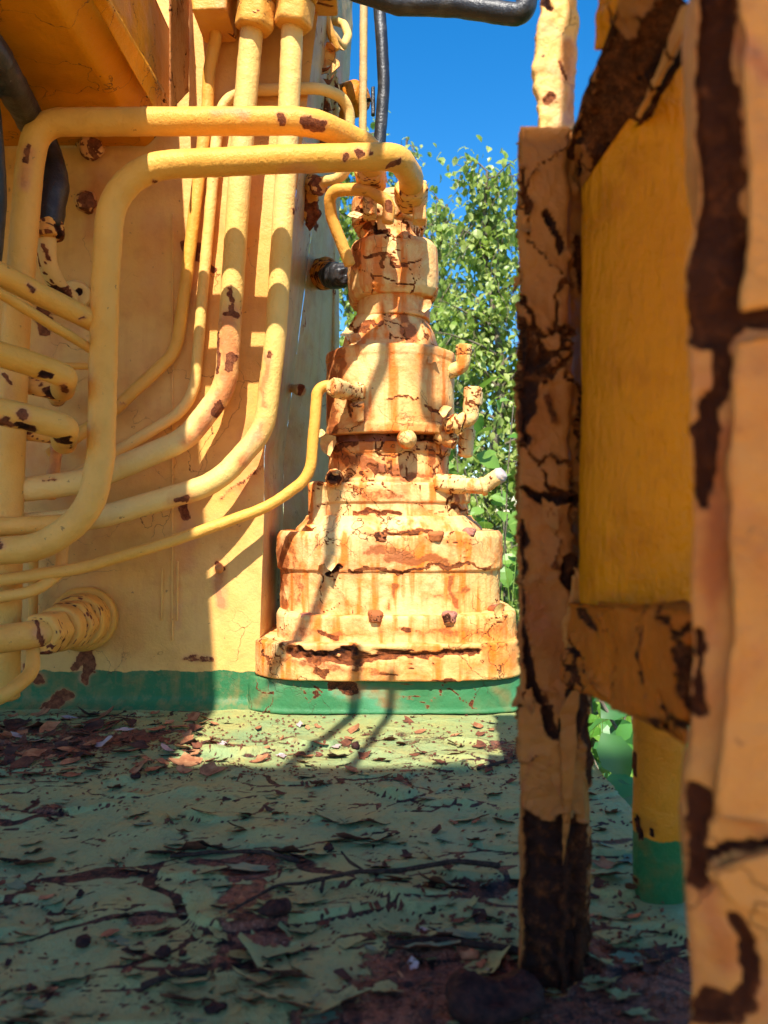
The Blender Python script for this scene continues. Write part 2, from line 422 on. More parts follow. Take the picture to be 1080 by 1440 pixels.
M['post_lit'] = painted('post_top_paint', (.82, .52, .17), (.76, .40, .09), stain_c=(.64, .22, .05), cracks=.6, crack_scale=20, freckle=.9, dirt=.3, bump=.9, bleed=.4, rust=(.30, .10, .04), rust2=(.13, .045, .025))
M['near'] = painted('near_post_paint', (.66, .335, .105), (.54, .235, .055), stain_c=(.36, .09, .02), pink=(.46, .16, .075), rust=(.20, .06, .02), rust2=(.07, .022, .01), dk=(.06, .02, .011), dirt=.5, bump=.9, rough=.5, bleed=.5, cracks=.35, crack_scale=12, freckle=.5)
M['tank'] = painted('drum_paint', (.66, .235, .0015), (.54, .18, .001), stain_c=(.36, .10, .01), pink=(.42, .13, .01), dirt=.6, bump=1.0, rough=.22, streak=.10, vert=1.5, spec=.12)
M['stan'] = painted('stanchion_paint', (.66, .23, .015), (.56, .17, .010), stain_c=(.36, .12, .02), pink=(.42, .16, .04), dirt=.4, bump=.9, below=.0565, below_c=(.025, .13, .04), freckle=.4, rough=.36, spec=.12)
M['bracket'] = painted('bracket_paint', (.52, .145, .006), (.42, .105, .004), stain_c=(.30, .09, .015), pink=(.36, .10, .012), dirt=.6, bump=1.0, freckle=.5, rough=.45, bleed=.4, rust=(.12, .036, .012), rust2=(.04, .015, .008))
M['rustbolt'] = painted('rusted_bolt', (.36, .11, .035), (.20, .055, .02), rust=(.12, .04, .02), freckle=.8, dirt=.5, bump=.9, rough=.8)

def rubber():
    T = NT('black_rubber'); geo = T.n('ShaderNodeNewGeometry'); pos = geo.outputs['Position']
    n = T.noise(pos, 40, 5, .6); n3 = T.noise(pos, 260, 4)
    c = T.mix(T.ramp(n, .45, .7), (.014, .013, .015), (.05, .045, .042))
    c = T.mix(T.ramp(T.noise(pos, 130, 5, .7), .66, .7), c, (.22, .20, .18))
    b = T.n('ShaderNodeBsdfPrincipled'); T.l(c, b.inputs['Base Color']); b.inputs['Roughness'].default_value = .42
    bp = T.n('ShaderNodeBump'); bp.inputs['Strength'].default_value = .5; bp.inputs['Distance'].default_value = .002; T.l(T.math('ADD', n, n3), bp.inputs['Height']); T.l(bp.outputs[0], b.inputs['Normal'])
    T.l(b.outputs[0], T.out.inputs[0]); return T.m
M['rubber'] = rubber()

def deckmat():
    T = NT('deck_paint'); geo = T.n('ShaderNodeNewGeometry'); pos = geo.outputs['Position']
    n1 = T.noise(pos, 3.5, 5, .6); n2 = T.noise(pos, 18, 6, .65); n3 = T.noise(pos, 120, 5, .65); n4 = T.noise(pos, 420, 3)
    c = T.mix(T.ramp(n1, .35, .65), (.32, .355, .13), (.27, .34, .15))
    c = T.mix(T.math('MULTIPLY', T.ramp(n2, .44, .70), .50), c, (.46, .33, .10))          # dust and old undercoat
    c = T.mix(T.math('MULTIPLY', T.ramp(T.noise(pos, 8, 5), .5, .68), .5), c, (.16, .29, .15))
    c = T.mix(T.math('MULTIPLY', T.ramp(n3, .52, .72), .30), c, (.06, .08, .04))
    c = T.mix(T.math('MULTIPLY', T.ramp(T.noise(pos, 40, 6, .75), .57, .66), .5), c, (.28, .13, .06))
    wear = T.ramp(T.math('ADD', T.noise(pos, 13, 6, .7), T.math('MULTIPLY', T.attr('wear'), .28)), .66, .72)
    rc = T.mix(T.ramp(n3, .35, .62), (.055, .028, .02), (.23, .085, .045))
    rc = T.mix(T.math('MULTIPLY', T.ramp(n4, .5, .66), .6), rc, (.34, .17, .11))
    c = T.mix(wear, c, rc)
    bm = T.ramp(T.math('ADD', T.attr('bare'), T.math('MULTIPLY', T.math('SUBTRACT', n3, .5), .5)), .38, .55)
    c = T.mix(bm, c, T.mix(T.ramp(n3, .4, .65), (.022, .013, .011), (.13, .05, .03)))
    b = T.n('ShaderNodeBsdfPrincipled'); T.l(c, b.inputs['Base Color'])
    T.put(b.inputs['Roughness'], T.math('ADD', .42, T.math('MULTIPLY', n2, .35)))
    b.inputs['Specular IOR Level'].default_value = .16
    bp = T.n('ShaderNodeBump'); bp.inputs['Strength'].default_value = 1.0; bp.inputs['Distance'].default_value = .006
    T.l(T.math('ADD', T.math('MULTIPLY', n3, .8), T.math('ADD', T.math('MULTIPLY', n4, .3), T.math('MULTIPLY', wear, -.8))), bp.inputs['Height']); T.l(bp.outputs[0], b.inputs['Normal'])
    T.l(b.outputs[0], T.out.inputs[0]); return T.m
M['deck'] = deckmat()

def plain(name, c1, c2, scale=80, rough=.7, bump=.4):
    T = NT(name); geo = T.n('ShaderNodeNewGeometry'); pos = geo.outputs['Position']
    n = T.noise(pos, scale, 5, .65); n2 = T.noise(pos, scale * 5, 3)
    b = T.n('ShaderNodeBsdfPrincipled'); T.l(T.mix(T.ramp(n, .36, .64), c1, c2), b.inputs['Base Color']); b.inputs['Roughness'].default_value = rough; b.inputs['Specular IOR Level'].default_value = .12
    bp = T.n('ShaderNodeBump'); bp.inputs['Strength'].default_value = bump; bp.inputs['Distance'].default_value = .002; T.l(T.math('ADD', n, n2), bp.inputs['Height']); T.l(bp.outputs[0], b.inputs['Normal'])
    T.l(b.outputs[0], T.out.inputs[0]); return T.m
M['flap_g'] = plain('green_flap', (.085, .17, .11), (.15, .20, .12), 30, .5)
M['flap_t'] = plain('teal_flap', (.12, .19, .11), (.17, .25, .14), 25, .5)
M['chip_pale'] = plain('pale_chip', (.34, .29, .28), (.45, .37, .33), 40, .6)
M['chip_tan'] = plain('tan_chip', (.42, .20, .09), (.24, .09, .04), 60, .8)
M['chip_rust'] = plain('rust_chip', (.20, .07, .035), (.09, .035, .022), 90, .85, .8)
M['chip_dark'] = plain('dark_chip', (.04, .022, .018), (.10, .045, .03), 90, .85, .8)
M['berry'] = plain('dark_debris', (.025, .013, .012), (.07, .028, .02), 150, .7, .8)
M['twig'] = plain('twig_bark', (.03, .02, .016), (.07, .045, .03), 200, .85, .7)
M['bark'] = plain('tree_bark', (.12, .09, .06), (.22, .18, .13), 30, .9, .8)
M['earth'] = plain('grassy_earth', (.035, .05, .018), (.06, .085, .025), 3, .95)
M['yellowflap'] = plain('paint_flap_yellow', (.40, .17, .04), (.30, .11, .02), 60, .5)

def leafmat(name, a, b_, trans=.5):
    T = NT(name); geo = T.n('ShaderNodeNewGeometry')
    tint = T.attr('tint')
    c = T.mix(tint, a, b_)
    c = T.mix(T.math('MULTIPLY', T.noise(geo.outputs['Position'], 30, 2), .25), c, tuple(x * .6 for x in a))
    b = T.n('ShaderNodeBsdfPrincipled'); T.l(c, b.inputs['Base Color']); b.inputs['Roughness'].default_value = .38; b.inputs['Specular IOR Level'].default_value = .5
    tr = T.n('ShaderNodeBsdfTranslucent'); T.l(T.mix(.5, c, (.30, .42, .04)), tr.inputs[0])
    ms = T.n('ShaderNodeMixShader'); ms.inputs[0].default_value = trans; T.l(b.outputs[0], ms.inputs[1]); T.l(tr.outputs[0], ms.inputs[2])
    T.l(ms.outputs[0], T.out.inputs[0]); return T.m
M['leaf'] = leafmat('tree_leaf', (.24, .37, .045), (.58, .62, .20), .5)
M['leaf_near'] = leafmat('shrub_leaf', (.09, .25, .025), (.26, .42, .08), .4)
M['leaf_dark'] = leafmat('dark_leaf', (.03, .12, .03), (.10, .30, .05), .3)
M['blade'] = leafmat('grass_blade', (.12, .24, .03), (.25, .36, .06), .4)

# ================================================================== SETTING
# ground far below the raised deck, out to the horizon
def ground():
    n = 60; xs = np.sign(np.linspace(-1, 1, n)) * np.abs(np.linspace(-1, 1, n)) ** 3 * 600
    X, Y = np.meshgrid(xs, xs, indexing='ij'); P = np.stack([X, Y, -0.9 + 0 * X], 2)
    f = fbm(P.reshape(-1, 3) * .15, 3, 4).reshape(n, n); P[..., 2] += np.where(np.hypot(X, Y) > 4, f * .8, 0)
    I = np.arange(n * n).reshape(n, n)
    Fc = np.stack([I[:-1, :-1], I[1:, :-1], I[1:, 1:], I[:-1, 1:]], -1).reshape(-1, 4)
    o = build('ground', P.reshape(-1, 3), Fc, M['earth']); tag(o, 'grassy ground below the raised deck', None, None, 'structure')
ground()

# the deck: a raised steel plate under blistered, lifting green paint
DX0, DX1, DY0, DY1 = -1.25, 0.292, -0.2, 1.95
def X_(px, Y): return (px - 540) / F * Y
def deck_height(P):
    """P (n,3) with z=0 -> height, bare, wear"""
    x, y = P[:, 0], P[:, 1]
    pil = np.clip(fbm(P * np.array([15, 24, 1.0]), 2, 8) + .15, 0, 1)
    h = .0032 * fbm(P * 8, 3, 5) + .0016 * fbm(P * 30, 3, 6) + .012 * pil * pil * sst(1.36, 1.1, y)
    bare = np.zeros(len(P))
    clear = sst(1.14, 1.28, y) * sst(-.34, -.26, x)          # flatter painted strip at the wall foot
    for k, (cell, amp, prob, sd) in enumerate(((.055, .014, .42, 11), (.024, .0050, .24, 12), (.13, .013, .5, 13))):
        wv = np.stack([fbm(P / cell * 1.2 + 7 * j, 3, sd + j * 5) for j in range(3)], 1)
        q = P / cell * np.array([.62, 1.25, 1]) + .5 * wv; q[:, 2] = .5
        f1, f2, cid, dv = worley(q, sd)
        e = f2 - f1
        on = sst(0, .05, prob - cid) * (1 - .8 * clear)
        if k == 2: on = on * sst(.95, .7, y)
        dirx = np.sin(cid * 97) * .45
        tl = np.clip(-(dv[:, 1] * .95 + dv[:, 0] * dirx) + .12, 0, 1.0)     # rises towards the viewer's side
        h = h + on * amp * tl ** 1.3 * sst(0, (.018 if k == 2 else .013) / cell, e)
        edge = sst(.09, .0, e) * on * sst(.15, .35, f1)
        bare = np.maximum(bare, edge)
        bare = np.maximum(bare, sst(.10, .03, e) * (1 - on) * sst(.5, .2, f1) * .0)
    loc = lambda cx, cy, sx, sy: np.exp(-((x - cx) / sx) ** 2 - ((y - cy) / sy) ** 2)
    wear = 1.0 * loc(-.50, 1.18, .22, .11) + .35 * loc(-.16, 1.16, .14, .05) + .8 * loc(.06, .46, .13, .12) + .5 * loc(.2, .5, .15, .12) + .6 * loc(.12, 1.15, .12, .08) + .7 * loc(-.13, .64, .03, .10)
    def wp(px, py, rx, ry, a):
        Y = EYE * F / (py - 720); return a * loc(X_(px, Y), Y, rx, ry)
    wear = wear + wp(350, 1222, .025, .03, 1.3) + wp(352, 1262, .018, .03, 1.2) + wp(385, 1330, .016, .05, 1.3) + wp(300, 1212, .05, .012, 1.0) + wp(75, 1140, .03, .03, .9) + wp(210, 1298, .03, .012, .9) + wp(650, 1395, .07, .05, 1.1) + wp(900, 1370, .09, .06, .6) + wp(460, 1105, .03, .03, .6) + wp(560, 1100, .04, .02, .6)
    return h, bare, np.clip(wear, 0, 1.2)

def deck():
    ys = [DY0]; 
    while ys[-1] < DY1:
        y = ys[-1]; ys.append(y + (.02 if y < .42 else .0024 if y < .8 else .003 if y < 1.38 else .02))
    xs = [DX0]
    while xs[-1] < DX1 - .001:
        x = xs[-1]; xs.append(min(DX1, x + (.012 if x < -.72 else .003)))
    X, Y = np.meshgrid(np.array(xs), np.array(ys), indexing='ij')
    P = np.stack([X, Y, 0 * X], 2).reshape(-1, 3)
    h, bare, wear = deck_height(P)
    P[:, 2] += h + np.where(P[:, 1] > 1.34, (P[:, 1] - 1.34).clip(0, .03) * .15, 0)
    nx, ny = X.shape; I = np.arange(nx * ny).reshape(nx, ny)
    Fc = np.stack([I[:-1, :-1], I[1:, :-1], I[1:, 1:], I[:-1, 1:]], -1).reshape(-1, 4)
    o = build('deck', P, Fc, M['deck'], None, {'bare': bare, 'wear': wear})
    tag(o, 'raised steel deck under blistered peeling green paint', None, None, 'structure')
    q = [Vector((DX1 + .001, DY0, -.004)), Vector((DX1 + .001, DY1, -.004)), Vector((DX1 + .001, DY1, -.09)), Vector((DX1 + .001, DY0, -.09))]
    slab('deck_edge', q, .012, M['kerb'], parent=o, step=.01, depth_dir=(-1, 0, 0), seed=3, cell=.06, crack=.04, stain=.5)
    slab('deck_plate', [Vector((DX0, DY1, -.010)), Vector((DX1 - .014, DY1, -.010)), Vector((DX1 - .014, DY0, -.010)), Vector((DX0, DY0, -.010))], .02, M['geardark'], parent=o, step=.05, depth_dir=(0, 0, -1), seed=3)
    return o
DECK = deck()

def dz(x, y):
    return float(deck_height(np.array([[x, y, 0.0]]))[0][0])

# ================================================================== MACHINE HOUSING
HOUSE = empty('machine_housing', (-.5, 1.37, 0), 'cream yellow steel machine housing wall with a green painted foot behind the pipes', 'housing')
def edge_x(z):
    return -.226 + .012 * np.clip(z / .35, 0, 1) + .085 * np.clip((z - .45) / .7, 0, 1.2)
def sheet(name, x0f, x1f, y0, y1, z0, z1, mat, step, outward, extra=None, **o):
    zs = np.arange(z0, z1, step); L = 1.0
    w_ = max(abs(float(x1f(np.array(.5)) - x0f(np.array(.5)))), .05); n = int(math.hypot(w_, y1 - y0) / step) + 2
    t = np.linspace(0, 1, n)
    Z, Tt = np.meshgrid(zs, t, indexing='ij')
    X = x0f(Z) * (1 - Tt) + x1f(Z) * Tt; Y = y0 * (1 - Tt) + y1 * Tt + 0 * Z
    G = np.stack([X, Y, Z], 2)
    return gridmesh(name, G, mat, outward=outward, parent=HOUSE, extra=extra, **o)
wallspots = [('b', 262, 348, 288, 346, 7, 1), ('b', 262, 348, 300, 380, 5, 1), ('s', 262, 350, 262, 420, 20, .5), ('s', 215, 310, 210, 430, 22, .35),
             ('b', 120, 955, 128, 930, 7, 1), ('b', 108, 940, 132, 900, 6, 1), ('s', 308, 800, 312, 850, 9, .9), ('b', 306, 792, 312, 800, 4, .8),
             ('s', 140, 240, 130, 270, 20, .7), ('s', 130, 300, 130, 330, 14, .7), ('b', 262, 925, 296, 930, 5, .55),
             ('s', 262, 720, 262, 800, 14, .7), ('b', 255, 705, 262, 725, 7, 1), ('s', 250, 760, 250, 880, 6, .45), ('s', 345, 660, 350, 600, 16, .6),
             ('b', 40, 940, 55, 955, 8, .9), ('b', 74, 995, 92, 980, 9, 1), ('s', 100, 460, 60, 500, 26, .5), ('b', 62, 440, 62, 465, 9, .8),
             ('s', 40, 640, 90, 690, 40, .5), ('b', 310, 700, 370, 655, 3, .5), ('s', 360, 640, 340, 690, 16, .7), ('b', 358, 985, 362, 960, 6, .6)]
def wallfoot(P, N):            # small fillet of weld and paint where the wall meets the deck
    z = P[:, 2]; P = P.copy(); P[:, 1] -= .022 * np.clip(1 - z / .022, 0, 1) ** 2; return P
sheet('front_panel', lambda z: -1.25 + 0 * z, edge_x, 1.37, 1.37, -.004, 1.75, M['wall'], .0034, (0, -1, 0), extra=wallfoot,
      cell=.16, thick=.0008, crack=0, lump=.0006, lumpscale=26, big=.0012, spots=wallspots, seed=21, stain=.12)
sheet('return_panel', edge_x, lambda z: edge_x(z) + .004, 1.371, 1.60, -.004, 1.75, M['wall_side'], .006, (1, -.1, 0), cell=.12, thick=.0008, crack=.02, stain=.5, seed=22)
sidespots = [('b', 402, 545, 402, 545, 3, 1), ('s', 400, 600, 400, 680, 22, .35), ('d', 440, 95, 452, 170, 6, .9), ('b', 455, 190, 462, 130, 6, .9), ('b', 437, 60, 440, 110, 5, .9), ('b', 436, 290, 444, 320, 5, .9), ('s', 470, 320, 470, 480, 4, .5)]
sheet('side_panel', lambda z: edge_x(z) + .004, lambda z: -.103 + .0 * z + .03 * np.clip((z - 1.05) / .4, -.0, 1), 1.60, 1.77, -.004, 1.9, M['wall_side'], .005, (.8, -.6, 0),
      cell=.09, thick=.0012, crack=.015, aniso=3, lump=.0012, lumpscale=30, spots=sidespots, seed=23, stain=.35)
# vertical seams and folded strips on the side panel
for i, (px, w_) in enumerate(((431, .004), (469, .006))):
    tube('seam_strip', [(px + 4, -60, 1.70 + i * .05), (px, 300, 1.69 + i * .05), (px, 560, 1.69 + i * .05)], w_, M['wall_side'], parent=HOUSE, seg=10, step=.006, aniso=3, crack=.06, miss=.05)
# rust-eaten bolt heads on the wall
for (px, py, r) in ((128, 208, .021), (121, 285, .017)):
    axis_lathe('rusted_bolt', at(px, py, 1.37), at(px, py - 2, 1.335), [(r * 1.15, 0), (r * 1.15, .25), (r, .3), (r, .93), (r * .8, 1)], M['wall'], sides=6, parent=HOUSE,
               spots=[('b', px + 4, py - 4, px + 6, py - 2, 9, 1), ('b', px, py, px + 6, py + 18, 3, 1), ('s', px, py, px, py, 26, .8)], seed=px, crack=.12, miss=.12, lump=.003, lumpscale=50)
# welded lug and small holed tab low on the housing
axis_lathe('weld_lug', at(308, 800, 1.37), at(308, 797, 1.355), [(.008, 0), (.007, .8), (.004, 1)], M['wall'], parent=HOUSE, spots=[('s', 308, 800, 308, 806, 8, 1)])
axis_lathe('side_stub', at(398, 543, 1.61), at(424, 549, 1.55), [(.009, 0), (.009, .8), (.012, .82), (.012, 1)], M['wall_side'], parent=HOUSE, crack=.05, spots=[('b', 424, 545, 424, 552, 4, 1)])
# dripped runs of paint
for px, y0, y1 in ((250, 790, 872), (228, 800, 872), (243, 300, 900)):
    tube('paint_run', [(px, y0, 1.369), (px - 1, y1, 1.369)], .0022, M['wall'], parent=HOUSE, seg=8, step=.006)

# overhanging box at top left whose shadow falls on the wall and deck
OBOX = empty('overhead_box', (-.8, .6, 1.0), 'ochre steel box overhanging the pipes in the top left, cracked paint underneath', 'steel box')
def obox():
    xr, y0, y1, z0, z1 = -.378, .05, 1.365, 1.0, 1.20
    sx = np.arange(-1.3, xr - .045, .008); 
    n = len(sx)
    Xs = np.linspace(-1.3, xr - .0, 160); Ys = np.arange(y0, y1, .006)
    X, Y = np.meshgrid(Xs, Ys, indexing='ij')
    Z = z0 + .05 * np.clip((X - (xr - .045)) / .045, 0, 1) ** 1.2 + .02 * np.clip((Y - 1.26) / .10, 0, 1)*0
    gridmesh('underside', np.stack([X, Y, Z], 2), M['box'], outward=(0, 0, -1), parent=OBOX, cell=.2, thick=.001, crack=0, lump=.0008, lumpscale=24, big=.001, seed=31, stain=.1,
             spots=[('d', 150, 4, 165, -6, 9, 1), ('s', 100, 180, 240, 160, 20, .3)])
    Zs = np.arange(z0 + .05, z1, .008)
    Y, Z = np.meshgrid(Ys, Zs, indexing='ij')
    gridmesh('side_plate', np.stack([xr + .001 + 0 * Z, Y, Z], 2), M['box'], outward=(1, 0, 0), parent=OBOX, cell=.08, thick=.001, crack=0.0, stain=.7, seed=32)
    X, Z = np.meshgrid(np.linspace(-1.3, xr, 90), np.arange(z0, z1, .01), indexing='ij')
    gridmesh('end_plate', np.stack([X, 0 * X + y0, Z], 2), M['box'], outward=(0, -1, 0), parent=OBOX, cell=.08, crack=.02, seed=33)
    X, Y = np.meshgrid(np.linspace(-1.3, xr, 60), np.linspace(y0, y1, 60), indexing='ij')
    gridmesh('top_plate', np.stack([X, Y, 0 * X + z1], 2), M['box'], outward=(0, 0, 1), parent=OBOX, cell=.08, crack=.02, seed=34)
obox()
slab('corner_gusset', [at(240, -60, 1.24), at(266, -60, 1.362), at(266, 128, 1.362), at(240, 156, 1.24)], .003, M['post'], parent=OBOX, step=.004, seed=35, depth_dir=(-1, 0, 0), stain=.8)
slab('edge_beam', [at(122, -8, .985), at(146, -8, .985), at(240, 150, 1.34), at(215, 154, 1.24)], .012, M['box'], parent=OBOX, step=.004, seed=36, depth_dir=(0, .3, 1), stain=.6)

# steel platform above and behind the viewer: its edge draws the shade line across the deck
PLAT = slab('overhead_platform', [Vector((-1.6, -.235, 1.60)), Vector((1.7, -.265, 1.60)), Vector((1.7, -1.15, 1.60)), Vector((-1.6, -1.15, 1.60))], .05, M['box'], step=.03, depth_dir=(0, 0, 1), seed=2)
tag(PLAT, 'steel platform overhead whose edge shades the near deck', 'platform')

BOUNCE = slab('bounce_slab', [Vector((-1.2, .10, .045)), Vector((1.4, .10, .045)), Vector((1.4, -2.8, .045)), Vector((-1.2, -2.8, .045))], .06, M['pipe_pale'], step=.03, depth_dir=(0, 0, -1), seed=5, stain=.3)  # unseen sunlit slab added behind the camera as warm fill for shaded faces
tag(BOUNCE, 'unseen cream slab added behind the viewer to bounce warm light', 'bounce slab')

# ================================================================== GEARBOX
GB = empty('swing_gearbox', (.007, 1.46, 0), 'tall rust streaked yellow gearbox stack bolted on a green footing, paint cracked and peeling', 'gearbox')
def zf(py, Y): return EYE - (py - 720) / F * Y
gcx = .007; gcy = 1.465
def layer(name, x0, x1, y_bot, y_top, Yf, prof=None, n=2.4, mat='gear', taper=1.0, Ys=None, by=None, fr=.0022, rot=0, cy=None, **o):
    Ys = Ys or 1.45
    ax = (x1 - x0) / 2 / F * Ys; cx = ((x0 + x1) / 2 - 540) / F * Ys
    by = by or (gcy - Yf); zb, zt = zf(y_bot, Yf), zf(y_top, Yf)
    prof = prof or [(1, 0), (taper, 1)]
    pr = [(s, zb + (zt - zb) * t) for s, t in prof]
    oo = dict(cell=.06, thick=.0015, crack=.02, lump=.0008, lumpscale=40, big=.0009, stain=.8, miss=.0, seed=rng.randrange(999), curl=1.4, warp=15)
    oo.update(o)
    return lathe(name, cx, (cy or Yf + by), ax, by, pr, M[mat], n=n, parent=GB, fr=fr, rot=rot, step=.0026, **oo)
# green footing
layer('footing', 350, 735, 1004, 957, 1.325, n=5.0, mat='kerb', by=.17, taper=.985, crack=.02, stain=.15, miss=.0, big=.0015, thick=.001,
      prof=[(1.03, 0), (1.005, .15), (1.0, .7), (.985, 1)], spots=[('s', 480, 965, 545, 985, 14, 1), ('b', 470, 962, 500, 965, 5, 1), ('s', 390, 960, 360, 985, 12, .6), ('s', 700, 975, 740, 990, 14, .4)])
base_spots = [('p', 405, 912, 440, 928, 8, 1), ('p', 440, 922, 505, 930, 6, 1), ('p', 505, 925, 560, 922, 5, 1), ('p', 570, 920, 670, 914, 4.5, 1), ('d', 420, 912, 500, 918, 5, 1),
              ('b', 470, 962, 500, 962, 5, 1), ('b', 440, 945, 455, 950, 5, .8), ('s', 380, 930, 540, 945, 14, .8), ('b', 500, 940, 505, 920, 4, 1), ('s', 640, 940, 720, 930, 16, .6), ('b', 610, 960, 650, 962, 3, .8)]
layer('base_flange', 362, 730, 958, 906, 1.31, n=4.2, by=.165, spots=base_spots, crack=0.021, seed=105,
      prof=[(1.0, 0), (1.0, .97), (.985, 1)])
layer('upper_flange', 392, 722, 908, 866, 1.328, n=4.0, by=.15, crack=0.025, seed=107, spots=[('s', 400, 890, 700, 890, 10, .8), ('b', 450, 890, 470, 895, 5, .8), ('b', 560, 885, 580, 888, 4, .7)],
      prof=[(1.0, 0), (1.0, .9), (.985, 1)])
layer('lower_housing', 390, 706, 868, 748, 1.345, n=2.7, by=.14, crack=0.021, seed=111,
      prof=[(.985, 0), (.985, .52), (1.01, .54), (1.01, .93), (.985, 1)],
      spots=[('s', 395, 780, 400, 850, 14, 1), ('s', 520, 775, 630, 790, 14, 1), ('b', 490, 798, 600, 800, 2.6, .9), ('s', 470, 830, 500, 850, 12, .7), ('d', 455, 800, 475, 790, 6, 1), ('b', 600, 798, 690, 795, 2.4, .8), ('s', 560, 820, 550, 860, 7, 1), ('s', 640, 810, 640, 850, 6, 1), ('s', 600, 840, 660, 830, 9, .8), ('s', 410, 760, 420, 840, 14, .8)])
layer('shoulder', 430, 664, 752, 726, 1.36, n=2.5, by=.12, prof=[(1.14, 0), (1.12, .3), (1.02, .8), (1.0, 1)], crack=0.017, seed=113, spots=[('b', 540, 748, 600, 747, 3, .7)])
layer('middle_housing', 432, 662, 730, 678, 1.372, n=2.6, by=.115, crack=0.042, seed=117, prof=[(.97, 0), (.97, .45), (1.0, .47), (1.0, .95), (.985, 1)],
      spots=[('s', 440, 690, 445, 730, 10, 1), ('b', 500, 724, 560, 718, 3, 1), ('s', 500, 690, 560, 700, 14, .9), ('s', 640, 690, 650, 720, 10, .8), ('b', 452, 712, 452, 735, 3, .8)])
layer('middle_neck', 459, 634, 682, 620, 1.378, n=2.2, by=.105, crack=0.034, seed=119, prof=[(1.03, 0), (1.03, .15), (.97, .17), (.97, .75), (1.0, .77), (1.0, 1)],
      spots=[('s', 470, 640, 560, 660, 16, 1), ('s', 605, 635, 605, 650, 8, 1), ('b', 525, 660, 545, 662, 5, 1), ('b', 470, 628, 500, 622, 5, .9), ('s', 560, 670, 600, 670, 10, .9)])
layer('gap_ring', 468, 628, 624, 602, 1.392, n=2.1, by=.09, mat='geardark', crack=.1, lump=.003, seed=121)
layer('upper_drum', 457, 641, 607, 482, 1.352, n=2.15, by=.115, crack=0.029, seed=125, prof=[(1.0, 0), (1.0, .10), (.985, .12), (.985, .88), (1.0, .90), (1.0, .97), (.98, 1)],
      spots=[('s', 465, 500, 468, 600, 14, 1), ('s', 480, 520, 520, 600, 18, .7), ('b', 495, 565, 500, 590, 5, .7), ('s', 590, 490, 590, 600, 12, .6), ('b', 600, 570, 625, 575, 3, .9), ('b', 545, 555, 590, 558, 2, .7), ('s', 475, 490, 480, 540, 13, 1)])
layer('drum_cap', 482, 615, 486, 432, 1.375, n=2.1, by=.092, crack=0.050, seed=127, prof=[(1.1, 0), (1.0, .25), (.92, .6), (.82, .85), (.74, 1)],
      spots=[('s', 570, 445, 575, 480, 12, 1), ('b', 500, 470, 520, 455, 4, 1), ('b', 540, 434, 560, 440, 5, .8), ('s', 490, 470, 500, 480, 10, 1)])
layer('motor_neck', 502, 606, 440, 400, 1.388, n=2.1, by=.078, crack=0.021, seed=129, prof=[(1.0, 0), (.96, 1)])
layer('motor_body', 490, 614, 408, 328, 1.375, n=3.2, by=.092, crack=0.042, seed=131, prof=[(.9, 0), (.98, .12), (1.0, .45), (.98, .9), (.9, 1)], rot=.12,
      spots=[('b', 515, 362, 545, 358, 3, 1), ('b', 545, 358, 560, 372, 3, 1), ('b', 536, 358, 540, 375, 3, 1), ('b', 560, 372, 590, 368, 2.5, .9), ('s', 500, 335, 505, 370, 10, .9), ('s', 520, 370, 590, 385, 20, .5)])
layer('motor_throat', 506, 592, 336, 296, 1.382, n=2.4, by=.08, crack=0.034, seed=133, prof=[(1.08, 0), (.96, .4), (1.0, 1)],
      spots=[('d', 530, 322, 545, 335, 6, 1), ('b', 500, 310, 520, 325, 5, 1)])
layer('top_block', 497, 598, 302, 262, 1.375, n=3.0, by=.085, crack=0.042, seed=135, prof=[(.93, 0), (1.0, .3), (1.0, .8), (.93, 1)], rot=-.1, spots=[('b', 505, 295, 530, 300, 4, 1)])
# side column on the left of the middle housing
tube('side_boss', [(447, 745, 1.40), (447, 682, 1.40)], .017, M['gear'], parent=GB, stain=1, crack=.06, miss=.05, lump=.0015)
# vertical ribs
for px, y0, y1, Y in ((520, 300, 275, 1.30), (590, 308, 250, 1.31)):
    slab('valve_plate', [at(px - 10, y1, Y), at(px + 10, y1 + 4, Y), at(px + 9, y0, Y), at(px - 9, y0, Y)], .03, M['gear'], parent=GB, step=.003, seed=px, crack=.04, stain=.4, lump=.001)
# bolts round the flanges
for px, py, Y, r in ((535, 757, 1.345, .0165), (612, 757, 1.345, .0165), (528, 870, 1.322, .014), (632, 871, 1.322, .014), (538, 662, 1.375, .010), (697, 862, 1.38, .016), (470, 752, 1.37, .013), (660, 753, 1.365, .013), (430, 873, 1.345, .013)):
    p = at(px, py, Y + .012)
    axis_lathe('flange_bolt', p + Vector((0, 0, -.004)), p + Vector((0, -.002, .013)), [(r, 0), (r * 1.02, .8), (r * .85, 1)], M['rustbolt'], sides=6, parent=GB, crack=.06, miss=.1, lump=.0012, lumpscale=90, stain=.9, seg=36)
# the dome plug on the drum's lower rim
axis_lathe('dome_plug', at(572, 617, 1.39), at(572, 618, 1.325), [(.017, 0), (.0175, .6), (.014, .85), (.007, 1)], M['gear'], parent=GB, seed=4, crack=.02)
axis_lathe('hex_plug', at(472, 672, 1.41), at(468, 673, 1.35), [(.016, 0), (.016, .7), (.010, 1)], M['gear'], sides=6, parent=GB, crack=.1, miss=.1, spots=[('d', 455, 668, 480, 675, 6, 1)])
# fitting for the thin pipe
axis_lathe('pipe_fitting', at(516, 556, 1.39), at(466, 544, 1.31), [(.020, 0), (.021, .3), (.015, .34), (.0155, .62), (.018, .65), (.017, .95), (.012, 1)], M['gear'], sides=6, parent=GB, stain=.6, crack=.06, seg=36)
slab('fitting_foot', [at(494, 572, 1.335), at(512, 568, 1.335), at(512, 592, 1.345), at(496, 594, 1.345)], .03, M['gear'], parent=GB, step=.003, seed=9, crack=.06, stain=.6)
